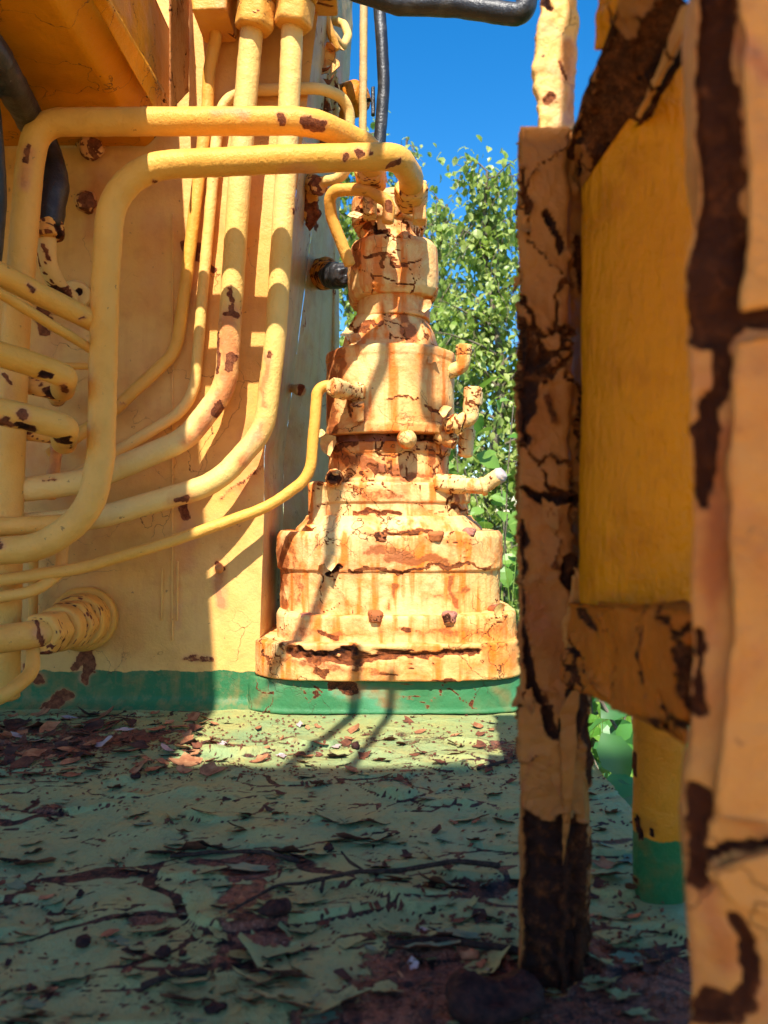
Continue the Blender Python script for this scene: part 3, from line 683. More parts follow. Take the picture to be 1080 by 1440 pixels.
# elbows on the right-hand side
def elbow(pts, r, cap_y=None, spots=(), collars=()):
    e = tube('elbow_fitting', pts, r, M['gear'], bend=.012, parent=GB, stain=.5, crack=.05, miss=.02, lump=.001, spots=spots)
    for a, b, rr in collars:
        axis_lathe('collar', at(*a), at(*b), [(rr, 0), (rr * 1.05, .5), (rr, 1)], M['gear'], sides=6, parent=e, stain=.6, crack=.08)
elbow([(628, 525, 1.42), (651, 515, 1.41), (652, 490, 1.41)], .0125, collars=[((652, 500, 1.41), (652, 485, 1.41), .0145)])
elbow([(628, 600, 1.38), (662, 588, 1.37), (665, 548, 1.37)], .0145, spots=[('b', 664, 548, 666, 562, 8, 1)], collars=[((665, 570, 1.37), (666, 545, 1.37), .0165), ((636, 598, 1.378), (648, 594, 1.376), .0175)])
elbow([(655, 640, 1.42), (656, 596, 1.42)], .014, collars=[((655, 620, 1.42), (656, 604, 1.42), .0165)])
elbow([(612, 680, 1.39), (680, 684, 1.38), (703, 668, 1.37)], .0135, spots=[('d', 700, 660, 710, 672, 0.1, 0)], collars=[((612, 679, 1.39), (655, 682, 1.385), .0165), ((676, 685, 1.38), (683, 683, 1.38), .0165)])
elbow([(615, 612, 1.40), (640, 622, 1.39)], .013)
axis_lathe('pale_cap', at(697, 673, 1.375), at(708, 664, 1.367), [(.0135, 0), (.0145, .6), (.010, 1)], M['chip_pale'], parent=GB)
# curled scabs of paint breaking away from the gearbox
FLAPV = []
def flap_geo(seed, n=9, curl=.35, thick=.04, el=1.0):
    """unit chip: x/y in about -1..1, one side curling up. top faces slot 0, underside slot 1"""
    r_ = random.Random(seed); ang = [2 * math.pi * (i + r_.uniform(-.25, .25)) / n for i in range(n)]
    rad = [r_.uniform(.42, 1.15) for _ in range(n)]
    V = [(0, 0)] + [(.55 * a * math.cos(t), .55 * a * math.sin(t) * el) for a, t in zip(rad, ang)] + [(a * math.cos(t), a * math.sin(t) * el) for a, t in zip(rad, ang)]
    cd = r_.uniform(-.5, .5); wob = [r_.uniform(-.06, .06) for _ in V]
    def zz(x, y, w_):
        s = -(y * math.cos(cd) + x * math.sin(cd)); s = max(0, s + .35)
        return curl * s * s + .12 * curl * x * x + w_
    top = [(x, y, zz(x, y, w_) + thick) for (x, y), w_ in zip(V, wob)]; bot = [(x, y, z - thick) for x, y, z in top]
    m = len(V); Fc = []; mi = []
    for i in range(n):
        j = (i + 1) % n
        Fc += [(0, 1 + i, 1 + j), (1 + i, 1 + n + i, 1 + n + j, 1 + j)]; mi += [0, 0]
        Fc += [(m, m + 1 + j, m + 1 + i), (m + 1 + i, m + 1 + j, m + 1 + n + j, m + 1 + n + i)]; mi += [1, 1]
        Fc += [(1 + n + i, m + 1 + n + i, m + 1 + n + j, 1 + n + j)]; mi += [1]
    return top + bot, Fc, mi
def flap_mesh(name, seed, mats, **k):
    V, Fc, mi = flap_geo(seed, **k); me = bpy.data.meshes.new(name); me.from_pydata(V, [], Fc)
    for m in mats: me.materials.append(m)
    me.polygons.foreach_set('material_index', mi); me.polygons.foreach_set('use_smooth', [False] * len(Fc)); me.update()
    try: me.set_sharp_from_angle(angle=R(50))
    except Exception: pass
    return me
scab = [flap_mesh('paint_scab', 900 + i, [M['gear'], M['rustbolt']], curl=.5, thick=.07) for i in range(5)]
def place_flap(me, name, loc, rot, s, parent=None):
    o = bpy.data.objects.new(name, me); COL.objects.link(o); o.parent = parent
    o.location = Vector(loc) - origin_of(parent); o.rotation_euler = rot
    o.scale = s if isinstance(s, tuple) else (s, s, s); return o
for i, (px, py, Y, s) in enumerate(((465, 792, 1.338, .016), (455, 800, 1.34, .012), (500, 478, 1.36, .015), (490, 470, 1.38, .014), (608, 505, 1.37, .012), (462, 625, 1.40, .022), (452, 612, 1.41, .014), (468, 668, 1.375, .012),
                             (462, 540, 1.39, .010), (625, 578, 1.36, .013), (700, 858, 1.35, .016), (440, 738, 1.385, .014), (600, 430, 1.40, .013), (515, 262, 1.37, .012), (498, 305, 1.37, .016), (470, 665, 1.38, .010))):
    place_flap(scab[i % 5], 'paint_scab', at(px, py, Y), (R(90 + rng.uniform(-30, 30)), R(rng.uniform(-30, 30)), R(rng.uniform(-40, 40))), s, GB)

# ================================================================== PIPES (each one its own thing)
def pipe(label, pts, r, bend=.06, mat='pipe', cat='pipe', group=None, **o):
    W = [at(*p) for p in pts]
    b = min(W, key=lambda v: v.z)
    t = tube('hydraulic_pipe', pts, r, M[mat], bend=bend, base=b, **o)
    return tag(t, label, cat, group)
G_ = 'hydraulic pipes on the housing'
A = pipe('thick upper cream pipe arching over the others, oval rust scar near its right end',
     [(8, 980, 1.20), (14, 690, 1.20), (22, 470, 1.19), (41, 240, 1.18), (52, 172, 1.18), (440, 170, 1.175), (520, 208, 1.27), (527, 262, 1.33)], .0205, [.05, .05, .1, .085, .08, .035], group=G_, step=.003, seg=28,
     spots=[('b', 430, 170, 452, 175, 8, .9), ('b', 392, 163, 394, 167, 6, .9), ('b', 40, 205, 36, 228, 3, 1), ('s', 38, 215, 34, 260, 10, .8), ('s', 300, 156, 345, 156, 9, .8), ('b', 5, 525, 15, 540, 4, .8), ('s', 10, 530, 14, 560, 12, .4)])
Bp = pipe('thick lower cream pipe arching beside the upper one, rust freckles near its right bend',
     [(-40, 778, 1.12), (60, 770, 1.12), (128, 720, 1.13), (142, 640, 1.15), (148, 400, 1.16), (158, 235, 1.16), (400, 224, 1.16), (560, 220, 1.20), (578, 248, 1.28), (578, 285, 1.345)], .0205, [.1, .12, .12, .2, .10, .3, .045, .045, .04], group=G_, step=.003, seg=28,
     spots=[('b', 487, 218, 487, 222, 5, .9), ('b', 505, 213, 507, 217, 6, 1), ('b', 521, 216, 522, 218, 3, .9), ('b', 545, 234, 560, 228, 4, .9), ('s', 400, 240, 440, 243, 10, .7), ('b', 215, 256, 221, 257, 3, .8), ('b', 0, 760, 4, 768, 4, .8), ('b', 212, 745, 216, 745, 0.1, .1)])
Cp = pipe('large riser with a long red bare scar at its bend, third pipe from the left',
     [(356, 20, 1.30), (342, 180, 1.31), (325, 430, 1.32), (318, 545, 1.32), (262, 618, 1.30), (120, 678, 1.24), (-40, 697, 1.20)], .0195, [.3, .3, .11, .12, .2], mat='pipe_pale', group=G_, seg=26, step=.003,
     spots=[('s', 322, 450, 320, 540, 22, 1), ('s', 318, 540, 290, 600, 18, 1), ('s', 285, 605, 260, 620, 14, .9), ('b', 322, 405, 326, 440, 2.2, 1), ('b', 316, 443, 336, 442, 3.5, 1), ('b', 326, 505, 324, 515, 7, .8), ('b', 305, 580, 308, 570, 7, 1), ('b', 308, 470, 306, 520, 2.5, .9), ('b', 60, 675, 80, 672, 3, .5)])
Dp = pipe('large riser running closest to the housing corner with a pink scar along its lower bend',
     [(412, 20, 1.30), (403, 230, 1.31), (388, 470, 1.32), (372, 605, 1.32), (305, 680, 1.30), (140, 728, 1.24), (-40, 745, 1.21)], .0185, [.3, .3, .11, .14, .2], mat='pipe_pale', group=G_, seg=26, step=.003,
     spots=[('s', 376, 500, 370, 570, 7, .9), ('s', 366, 600, 340, 650, 12, .9), ('b', 380, 495, 378, 500, 3, .7), ('b', 412, 300, 413, 296, 4, .8), ('b', 245, 702, 262, 700, 4, .8), ('s', 240, 706, 270, 700, 14, .6)])
pipe('thin riser beside the housing shadow line, leftmost of the two thin risers',
     [(307, 8, 1.33), (303, 55, 1.335), (294, 100, 1.345), (292, 150, 1.35), (261, 400, 1.352), (248, 495, 1.35), (160, 577, 1.33), (70, 640, 1.30)], .0108, [.06, .06, .1, .3, .08, .1, .2], group=G_, seg=18, lump=.0005,
     spots=[('b', 262, 415, 264, 400, 0.1, 0), ('b', 168, 570, 171, 570, 2, .5)])
pipe('thin pipe looping behind the two large risers and back to a block fitting',
     [(60, 690, 1.31), (140, 650, 1.33), (272, 570, 1.35), (286, 400, 1.352), (304, 200, 1.352), (315, 128, 1.352), (450, 124, 1.36), (492, 140, 1.40), (490, 250, 1.42), (436, 258, 1.46)], .0098, [.1, .1, .09, .3, .2, .045, .04, .035, .05], mat='pipe_pale', group=G_, seg=18)
pipe('slender drain pipe curving from the gearbox fitting down across the housing',
     [(480, 546, 1.335), (447, 540, 1.335), (436, 670, 1.335), (380, 712, 1.33), (240, 762, 1.28), (110, 800, 1.20), (-40, 822, 1.13)], .0098, [.028, .06, .2, .3, .3], group=G_, seg=18)
pipe('short hooked pipe bending over into the gearbox top', [(545, 312, 1.30), (548, 284, 1.30), (510, 266, 1.31), (462, 268, 1.33), (466, 305, 1.35), (492, 372, 1.37)], .0105, [.02, .05, .02, .03, .05], group=G_, seg=18, stain=.3,
     spots=[('b', 546, 286, 549, 292, 5, .8), ('s', 545, 290, 545, 310, 10, .6)])
# left-hand bundle
L_ = 'short pipes in the left bundle'
pipe('thick slanting pipe, topmost of the left bundle', [(-40, 366, 1.02), (132, 452, 1.16)], .0165, group=L_, spots=[('b', 40, 402, 45, 408, 4, .7), ('b', 110, 447, 116, 446, 4, .7)])
pipe('pencil thin slanting pipe just under the topmost of the left bundle', [(-40, 388, 1.0), (130, 492, 1.16)], .0075, group=L_, seg=14)
pipe('thick blunt pipe with a dark chip near its end, second of the left bundle', [(-40, 486, 1.0), (40, 510, 1.05), (92, 528, 1.08), (88, 548, 1.16)], .0175, .02, group=L_, spots=[('d', 60, 527, 72, 530, 5, 1), ('b', 88, 545, 95, 550, 5, .9)])
pipe('thick blunt pipe with two rusted holes, third of the left bundle', [(-40, 570, 1.0), (30, 585, 1.04), (92, 600, 1.08), (90, 622, 1.16)], .0185, .02, group=L_, spots=[('b', 30, 582, 34, 586, 7, .9), ('d', 25, 600, 48, 604, 4, 1), ('d', 80, 618, 96, 622, 6, 1), ('b', 0, 595, 14, 600, 5, .8)])
pipe('stub pipe mostly hidden behind the second of the left bundle', [(20, 538, 1.22), (84, 550, 1.22), (80, 560, 1.34)], .0145, .02, group=L_, stain=.7, crack=.05, spots=[('d', 70, 552, 88, 560, 8, 1)])
pipe('stub pipe mostly hidden behind the third of the left bundle', [(20, 606, 1.22), (90, 615, 1.22), (82, 628, 1.34)], .0125, .02, group=L_, stain=.7, crack=.05)
pipe('tiny horizontal pipe between the second blunt pipe and the arching pipe', [(80, 514, 1.28), (150, 516, 1.28)], .0058, group=L_, seg=12)
pipe('stained short vertical pipe dropping below the blunt pipes', [(82, 610, 1.30), (70, 700, 1.30)], .0105, group=L_, stain=1.0, spots=[('s', 78, 630, 72, 690, 14, .8)])
pipe('horizontal pipe tucked under the lowest big bend at left', [(-40, 742, 1.17), (95, 736, 1.18)], .0140, group=L_)
pipe('thin pipe rising behind the bend to the drain line', [(-40, 845, 1.14), (50, 832, 1.16), (85, 805, 1.20), (90, 750, 1.24)], .0090, .05, group=L_)
pipe('narrow upright pipe behind the lower left nuts', [(48, 745, 1.33), (46, 880, 1.33)], .008, group=L_, stain=.3)
pipe('curved thin pipe at the bottom left dropping from the nuts to the deck edge', [(-50, 998, 1.02), (10, 978, 1.04), (46, 945, 1.10), (46, 900, 1.16)], .0100, .06, group=L_)
P10 = pipe('stout pipe entering big hex nuts low on the housing', [(-60, 908, 1.05), (62, 890, 1.15)], .0205, group=L_, spots=[('b', 52, 872, 58, 905, 4, .9), ('s', 50, 890, 55, 890, 14, .7)], stain=.2)
def nut(par, a, b, r, sides=6, name='nut', mat='pipe', **o):
    return axis_lathe(name, at(*a), at(*b), [(r * .92, 0), (r, .12), (r, .88), (r * .92, 1)], M[mat], sides=sides, parent=par, seg=36, **o)
nut(P10, (54, 893, 1.14), (78, 886, 1.20), .033, crack=.09, miss=.08, stain=.4, spots=[('b', 40, 925, 70, 925, 6, 1)])
nut(P10, (80, 885, 1.20), (92, 881, 1.235), .036, sides=None, crack=.05, stain=.2)
nut(P10, (94, 880, 1.235), (105, 876, 1.275), .041, crack=.04, stain=.2)
nut(P10, (106, 876, 1.275), (118, 871, 1.33), .046, sides=None, name='collar', crack=.03)
nut(P10, (116, 871, 1.33), (122, 869, 1.372), .056, sides=None, name='boss', crack=.02)
# nuts at the top of the risers
nut(Cp, (357, 42, 1.295), (361, 2, 1.29), .033, crack=.02, stain=.2); nut(Cp, (361, 0, 1.29), (364, -60, 1.29), .040, crack=.02)
nut(Dp, (412, 38, 1.295), (416, 2, 1.29), .033, crack=.02, stain=.2); nut(Dp, (416, 0, 1.29), (418, -60, 1.29), .040, crack=.02)
nut(A, (520, 238, 1.30), (523, 258, 1.33), .027, crack=.06, stain=.4); nut(Bp, (578, 262, 1.30), (578, 285, 1.34), .029, crack=.06, stain=.4)
TB = slab('fitting_block', [at(262, -50, 1.27), at(322, -50, 1.27), at(318, 12, 1.27), at(270, 14, 1.27)], .09, M['pipe'], step=.004, seed=41, crack=.05, stain=.7, base=at(290, 12, 1.3))
tag(TB, 'rust stained block fitting at the top edge above the leftmost thin riser', 'block')
MB_ = slab('manifold_block', [at(262, -130, 1.24), at(470, -130, 1.24), at(468, -56, 1.24), at(262, -56, 1.24)], .14, M['pipe'], step=.006, seed=42, crack=.03, stain=.3, base=at(360, -56, 1.3))
tag(MB_, 'manifold block above the riser nuts', 'block')
BL = empty('block_fitting', at(432, 262, 1.5), 'small rusted block fitting on the housing side under the loop pipe', 'fitting')
axis_lathe('body', at(425, 256, 1.50), at(450, 262, 1.44), [(.02, 0), (.021, .5), (.018, 1)], M['pipe'], sides=6, parent=BL, crack=.12, miss=.1, stain=.8)
slab('torn_bracket', [at(424, 268, 1.47), at(450, 266, 1.46), at(452, 300, 1.47), at(436, 322, 1.49)], .012, M['pipe'], parent=BL, step=.003, rag=.008, seed=8, crack=.15, miss=.2, stain=.8, lump=.003)

# rear detail at the top of the housing corner: torn conduit, hoses, horn, rod
TC = empty('torn_conduit', at(450, 160, 1.52), 'torn flaking cream sheet hanging off the housing corner near the top', 'conduit')
for i, (x0, x1, y0, y1) in enumerate(((424, 436, -40, 215), (436, 450, -40, 160), (446, 462, 40, 230), (456, 472, 60, 200))):
    slab('strip', [at(x0, y0, 1.50 + i * .03), at(x1, y0, 1.50 + i * .03), at(x1 + 2, y1, 1.50 + i * .03), at(x0 - 2, y1 + 8, 1.50 + i * .03)], .008, M['wall_side'], parent=TC, step=.004, rag=.006, seed=50 + i, cell=.03, aniso=2.5, crack=.12, miss=.25, stain=.4, lump=.0025, thick=.002)
for i, (px, py, s) in enumerate(((446, 62, .03), (452, 100, .025), (464, 78, .028), (466, 118, .026), (470, 60, .02), (461, 100, .02), (473, 95, .02))):
    place_flap(scab[i % 5], 'torn_piece', at(px, py, 1.50), (R(90 + rng.uniform(-50, 50)), R(rng.uniform(-60, 60)), R(rng.uniform(-60, 60))), (s * .6, s, s), TC)
hz = tag(tube('hose_loop', [(440, -20, 1.5), (452, 30, 1.5), (470, 52, 1.52), (482, 68, 1.54), (490, 50, 1.56), (484, 34, 1.58), (466, 28, 1.6)], .0085, M['pipe_pale'], bend=.02, seg=14, stain=.3, base=at(482, 68, 1.54)), 'pale hose curling in a loop against the sky beside the housing top', 'hose')
tag(tube('conduit_pipe', [(452, -30, 1.48), (458, 22, 1.48), (466, 50, 1.49), (474, 70, 1.5)], .008, M['pipe'], bend=.03, seg=14, stain=.5, base=at(474, 70, 1.5)), 'mustard cable stub hanging just left of the curled pale hose', 'cable')
HN = empty('warning_horn', at(480, 140, 1.7), 'yellow conical lamp housing sticking out behind the housing corner under the sky', 'lamp')
axis_lathe('shell', at(462, 148, 1.72), at(513, 136, 1.66), [(.016, 0), (.020, .2), (.034, .25), (.037, .8), (.026, .96), (.01, 1)], M['stan'], parent=HN, crack=.03, stain=.4)
RD = tag(tube('thin_rod', [(512, -60, 1.45), (510, 208, 1.45), (509, 270, 1.45)], .0075, M['wall_side'], seg=12, base=at(509, 270, 1.45), stain=.4), 'thin straight cream rod beside the black hose against the sky', 'rod')
BH = tag(tube('black_hose', [(527, -80, 1.46), (537, 60, 1.45), (540, 120, 1.45), (533, 210, 1.45), (530, 290, 1.44)], .0115, M['rubber'], bend=.3, seg=18, base=at(530, 290, 1.44)), 'vertical black hose hanging against the sky behind the arching pipes', 'hose')
WN = empty('wing_screw', at(526, 140, 1.5), 'small dark screw and washer beside the black hose', 'screw')
axis_lathe('shaft', at(508, 142, 1.52), at(524, 140, 1.50), [(.004, 0), (.004, 1)], M['rubber'], parent=WN, seg=10)
slab('plate', [at(522, 122, 1.47), at(527, 121, 1.47), at(527, 160, 1.47), at(522, 160, 1.47)], .01, M['rubber'], parent=WN, step=.003)
TP = tag(tube('black_hose', [(420, -60, 1.25), (500, -14, 1.25), (560, 6, 1.24), (640, 8, 1.22), (705, 18, 1.20), (738, 22, 1.19), (742, -10, 1.19), (735, -60, 1.19)], .0165, M['rubber'], bend=.022, seg=20, base=at(738, 22, 1.19)),
         'thick black hose sagging across the sky with a bent right end', 'hose')
KN = empty('rubber_knob', at(472, 388, 1.6), 'black rubber knob on a crusty yellow base at the housing side', 'knob')
axis_lathe('base', at(448, 384, 1.66), at(466, 386, 1.58), [(.030, 0), (.032, .5), (.022, 1)], M['stan'], parent=KN, crack=.15, miss=.2, stain=.9, lump=.004, lumpscale=60)
axis_lathe('knob', at(462, 388, 1.58), at(484, 388, 1.50), [(.020, 0), (.026, .3), (.024, .8), (.014, 1)], M['rubber'], parent=KN, lump=.003)

# black hoses at far left with crimp fitting
HB = empty('left_black_hose', at(60, 330, 1.2), 'fat taped black hose ending in a crimped yellow ferrule under the overhead box', 'hose')
tube('sleeve', [(-130, -90, .86), (8, 105, 1.06), (58, 195, 1.27), (78, 250, 1.25), (66, 315, 1.24)], .0225, M['rubber'], bend=.12, parent=HB, seg=26, lump=.0018, lumpscale=40, rfun=lambda t: 1 + .06 * (np.sin(t * 9) > .2))
nut(HB, (66, 312, 1.24), (70, 336, 1.24), .026, name='ferrule', crack=.10, miss=.12, stain=.5, spots=[('d', 84, 316, 88, 335, 5, 1)])
tube('tail_pipe', [(66, 335, 1.24), (66, 370, 1.25), (82, 405, 1.28), (100, 420, 1.31)], .0145, M['pipe_pale'], bend=.06, parent=HB, stain=.5, crack=.06, miss=.02, spots=[('d', 75, 408, 95, 420, 7, 1), ('b', 60, 345, 68, 365, 3, .8)])
EAR = axis_lathe('flange_ear', at(108, 416, 1.36), at(106, 414, 1.32), [(.024, 0), (.025, .8), (.022, 1)], M['pipe_pale'], parent=HB, stain=.4, crack=.05, spots=[('d', 110, 408, 111, 409, 5, 1)])
tag(tube('edge_black_hose', [(-20, 90, 1.1), (-8, 200, 1.1), (-3, 280, 1.12), (-14, 400, 1.14)], .013, M['rubber'], bend=.3, base=at(-6, 400, 1.14)), 'black hose barely showing left of the big arching pipes', 'hose')

# hoses overhead, out of the picture, that throw the stripes on gearbox and deck
L3 = Vector((.067, .79, -1.0))
def overhead(label, targets, r, t=.92):
    W = [at(*q) - L3 * t for q in targets]
    W = [W[0] - L3 * .62] + W
    e = W[-1] - L3 * .45; W.append(e)
    tag(tube('overhead_hose', W, r, M['rubber'], bend=.06, base=W[-2], step=.008), label, 'hose')
overhead('thick black hose slung overhead in a long curve from the platform', [(530, 300, 1.33), (545, 450, 1.37), (540, 520, 1.36), (500, 610, 1.37), (468, 700, 1.38), (464, 790, 1.35), (425, 870, 1.33), (380, 940, 1.32)], .0115)
overhead('black hose slung overhead dropping nearly straight', [(622, 380, 1.38), (603, 470, 1.36), (597, 600, 1.37), (660, 640, 1.5)], .012)
overhead('black hose slung overhead low towards the deck, the thicker of the low pair', [(503, 915, 1.31), (503, 990, 1.34), (440, 1050, 1.14), (380, 1092, 1.0)], .010)
overhead('black hose slung overhead low towards the deck, the thinner of the low pair', [(551, 950, 1.31), (551, 990, 1.34), (508, 1060, 1.11), (480, 1092, 1.0)], .008)

# ================================================================== RIGHT-HAND FRAME
# corroded angle post
def section_post(name, sec, foot, top, mat, parent=None, step=.0016, lean=(0, 0), base=None, **o):
    n = max(3, int((top - foot) / step)); loop = fillet([Vector((*p, 0)) for p in sec] + [Vector((*sec[0], 0))], .003, 4)
    A_ = np.array([(p.x, p.y) for p in loop]); d = np.linalg.norm(np.diff(A_, axis=0), axis=1); s = np.concatenate([[0], np.cumsum(d)])
    m = int(s[-1] / step); t = np.linspace(0, s[-1], m, endpoint=False)
    S_ = np.stack([np.interp(t, s, A_[:, 0]), np.interp(t, s, A_[:, 1])], 1); c = S_.mean(0)
    zs = np.linspace(foot, top, n); G = []
    for z in np.concatenate([[foot] * 3, zs, [top] * 3]): G.append(np.column_stack([S_[:, 0] + lean[0] * (z - foot), S_[:, 1] + lean[1] * (z - foot), np.full(m, z)]))
    for k, f in ((0, .02), (1, .6), (2, .95)):
        for idx in (k, len(G) - 1 - k):
            q = G[idx]; cc = q[:, :2].mean(0); q[:, :2] = cc + (q[:, :2] - cc) * f
    G = np.array(G); ctr = np.repeat(G.mean(1), m, axis=0)
    return gridmesh(name, G, mat, cv=True, outward=lambda P: P - ctr, parent=parent, base=base, **o)

AP = empty('angle_post', (.125, .575, 0), 'shaded angle iron post with thick scabbed brown paint and a black rotted foot', 'post')
ay = .556
def X(px, Y): return (px - 540) / F * Y
post_spots = [('d', 740, 1200, 745, 1440, 60, 1), ('d', 780, 1215, 800, 1440, 60, 1), ('b', 745, 1240, 820, 1400, 60, 1),
              ('d', 812, 960, 838, 1090, 17, 1), ('d', 800, 1010, 800, 1050, 8, .9), ('d', 740, 520, 765, 500, 6, 1), ('d', 742, 545, 742, 620, 10, 1), ('d', 732, 740, 738, 960, 9, 1),
              ('d', 735, 465, 740, 505, 9, 1), ('d', 772, 300, 790, 345, 6, 1), ('d', 750, 690, 810, 705, 7, 1), ('d', 800, 790, 806, 850, 8, 1), ('b', 810, 330, 822, 400, 8, .8),
              ('d', 740, 945, 770, 985, 6, 1), ('d', 775, 990, 785, 1040, 6, 1), ('s', 750, 850, 790, 930, 40, .8), ('s', 745, 1060, 745, 1180, 10, .9), ('d', 735, 1120, 748, 1190, 5, 1), ('b', 745, 240, 748, 300, 5, .9), ('s', 810, 420, 815, 680, 12, .7), ('b', 768, 560, 775, 600, 5, .6)]
sec = [(X(733, ay), ay), (X(797, ay), ay - .002), (X(803, ay), ay + .006), (X(826, ay), ay + .014), (X(829, ay + .05), ay + .05), (X(733, ay + .05), ay + .05)]
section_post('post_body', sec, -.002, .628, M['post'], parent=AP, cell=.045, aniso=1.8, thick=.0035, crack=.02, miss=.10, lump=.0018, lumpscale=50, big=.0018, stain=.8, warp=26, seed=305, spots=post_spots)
pf = [flap_mesh('paint_flap', 700 + i, [M['post'], M['chip_dark']], curl=.4, thick=.06, el=2.2) for i in range(5)]
for i in range(9):
    z = rng.uniform(.12, .58); side = rng.choice((0, 0, 1, 2))
    if side == 0: x, y, ry = rng.uniform(sec[0][0], sec[1][0]), ay - .0015, 0
    elif side == 1: x, y, ry = sec[0][0] - .001, ay + rng.uniform(0, .02), R(-50)
    else: x, y, ry = rng.uniform(sec[2][0], sec[3][0]), ay + .008, R(30)
    s = rng.uniform(.003, .006)
    place_flap(pf[i % 5], 'paint_flap', (x, y, z), (R(90) + rng.uniform(-.25, .25), rng.uniform(-.3, .3), ry + rng.uniform(-.2, .2)), (s, s, s), AP)
# long strips of paint peeling off beside the rotted slot
slab('peeling_strip', [at(788, 1000, .55), at(812, 960, .548), at(806, 1130, .552), at(792, 1215, .553)], .002, M['post'], parent=AP, step=.002, rag=.003, seed=61, cell=.03, crack=.05, stain=.4, lump=.0015)
slab('peeling_strip', [at(806, 800, .545), at(820, 800, .545), at(822, 870, .55), at(800, 900, .552)], .002, M['yellowflap'], parent=AP, step=.002, rag=.003, seed=63, lump=.0015)

# sunlit flat bar rising behind the post top
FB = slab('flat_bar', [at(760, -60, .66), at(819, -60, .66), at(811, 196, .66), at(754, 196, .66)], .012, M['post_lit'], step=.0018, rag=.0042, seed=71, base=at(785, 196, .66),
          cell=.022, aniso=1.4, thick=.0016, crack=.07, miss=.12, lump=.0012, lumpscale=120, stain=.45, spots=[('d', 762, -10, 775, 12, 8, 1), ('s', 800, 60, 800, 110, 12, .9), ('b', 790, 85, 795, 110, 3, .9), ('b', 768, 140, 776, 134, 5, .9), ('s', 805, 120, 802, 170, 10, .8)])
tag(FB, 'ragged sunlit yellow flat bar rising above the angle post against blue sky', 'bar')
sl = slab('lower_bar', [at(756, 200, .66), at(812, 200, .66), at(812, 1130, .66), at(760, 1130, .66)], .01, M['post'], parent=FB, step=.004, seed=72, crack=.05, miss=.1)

# diagonal brace with hanging paint
BR = empty('diagonal_brace', at(830, 190, .55), 'dark rust brown brace slanting up from the angle post to the near post', 'brace')
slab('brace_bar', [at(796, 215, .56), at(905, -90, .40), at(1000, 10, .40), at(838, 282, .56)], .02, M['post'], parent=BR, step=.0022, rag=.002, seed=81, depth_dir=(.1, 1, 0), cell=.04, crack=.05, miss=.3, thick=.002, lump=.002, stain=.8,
     spots=[('d', 812, 170, 808, 240, 12, 1), ('d', 845, 240, 850, 200, 12, 1), ('b', 850, 180, 960, 20, 50, .9), ('d', 900, 130, 960, 60, 18, .8)])
slab('hanging_flap', [at(842, -40, .47), at(925, -40, .43), at(885, 62, .46), at(824, 70, .48)], .004, M['tank'], parent=BR, step=.0025, rag=.006, seed=82, lump=.003, spots=[('d', 822, 88, 870, 90, 8, .8)])
slab('pale_edge', [at(958, 10, .395), at(986, 0, .375), at(905, 150, .46), at(894, 165, .47)], .003, M['near'], parent=BR, step=.0025, rag=.003, seed=83, crack=.1, stain=.3)
slab('lip', [at(838, 262, .52), at(862, 244, .515), at(866, 252, .515), at(838, 280, .52)], .003, M['post_lit'], parent=BR, step=.002, seed=84)

# yellow drum between the posts
def slanttop(P, N):
    P = P.copy(); P[:, 2] = np.minimum(P[:, 2], .575 + (P[:, 0] - .137) * 1.35); return P
TKx, TKy = X(925, .53), .53
TK = lathe('yellow_drum', TKx, TKy, .0525, .0525, [(.98, zf(868, .48)), (1.0, zf(860, .48)), (.985, .45), (.96, .66), (.95, .67)], M['tank'], extra=slanttop, step=.002, fr=.006, cell=.2, crack=0, thick=.0004, lump=.0006, lumpscale=55, big=.0006, stain=.0, seed=91, spots=[('s', 835, 840, 960, 850, 10, .5)])
tag(TK, 'smooth glossy ochre drum standing between the angle post and the near post', 'drum')

# bracket below the drum
BK = empty('support_bracket', at(880, 900, .46), 'thick ochre bracket with a torn lower edge under the drum', 'bracket')
slab('bracket_plate', [at(790, 846, .56), at(985, 868, .36), at(985, 1062, .36), at(790, 955, .56)], .03, M['bracket'], parent=BK, step=.0022, rag=.004, seed=95, depth_dir=(.25, 1, 0), cell=.06, aniso=2.0, thick=.0022, crack=.05, miss=.04, lump=.0022, lumpscale=30, big=.004, stain=.45,
     spots=[('d', 795, 900, 808, 920, 5, 1), ('b', 815, 860, 830, 880, 5, 1), ('s', 790, 860, 800, 960, 14, .9), ('s', 890, 900, 900, 960, 16, .4), ('b', 905, 880, 900, 960, 2.0, .7), ('s', 960, 1030, 900, 990, 12, .5)])
slab('bracket_flap', [at(806, 930, .535), at(898, 890, .45), at(880, 1002, .452), at(834, 965, .49)], .003, M['bracket'], parent=BK, step=.0022, rag=.005, seed=96, stain=.5, crack=.04, lump=.003, spots=[('s', 810, 940, 840, 970, 14, .8)])
slab('bracket_curl', [at(790, 875, .55), at(808, 850, .545), at(822, 880, .55), at(800, 960, .553)], .003, M['yellowflap'], parent=BK, step=.0022, rag=.004, seed=97, lump=.002)

# round stanchion
ST = tube('round_stanchion', [(927, 700, .70), (927, 1268, .70)], .0232, M['stan'], seg=40, step=.002, cap=False, base=at(927, 1268, .70), lump=.0006, crack=.0,
          spots=[('d', 893, 1150, 897, 1175, 3, 1), ('d', 917, 1160, 914, 1172, 2.5, 1), ('b', 893, 1060, 894, 1090, 2, .9), ('s', 896, 1160, 912, 1160, 10, .6), ('b', 893, 1235, 898, 1240, 3, .6), ('s', 950, 1200, 955, 1240, 5, .0)])
tag(ST, 'round yellow stanchion with a green painted foot on the deck', 'stanchion')
axis_lathe('weld_collar', at(927, 1262, .70), at(927, 1276, .70), [(.028, 0), (.034, .8), (.036, 1)], M['geardark'], parent=ST, lump=.004, crack=.2, seg=40)

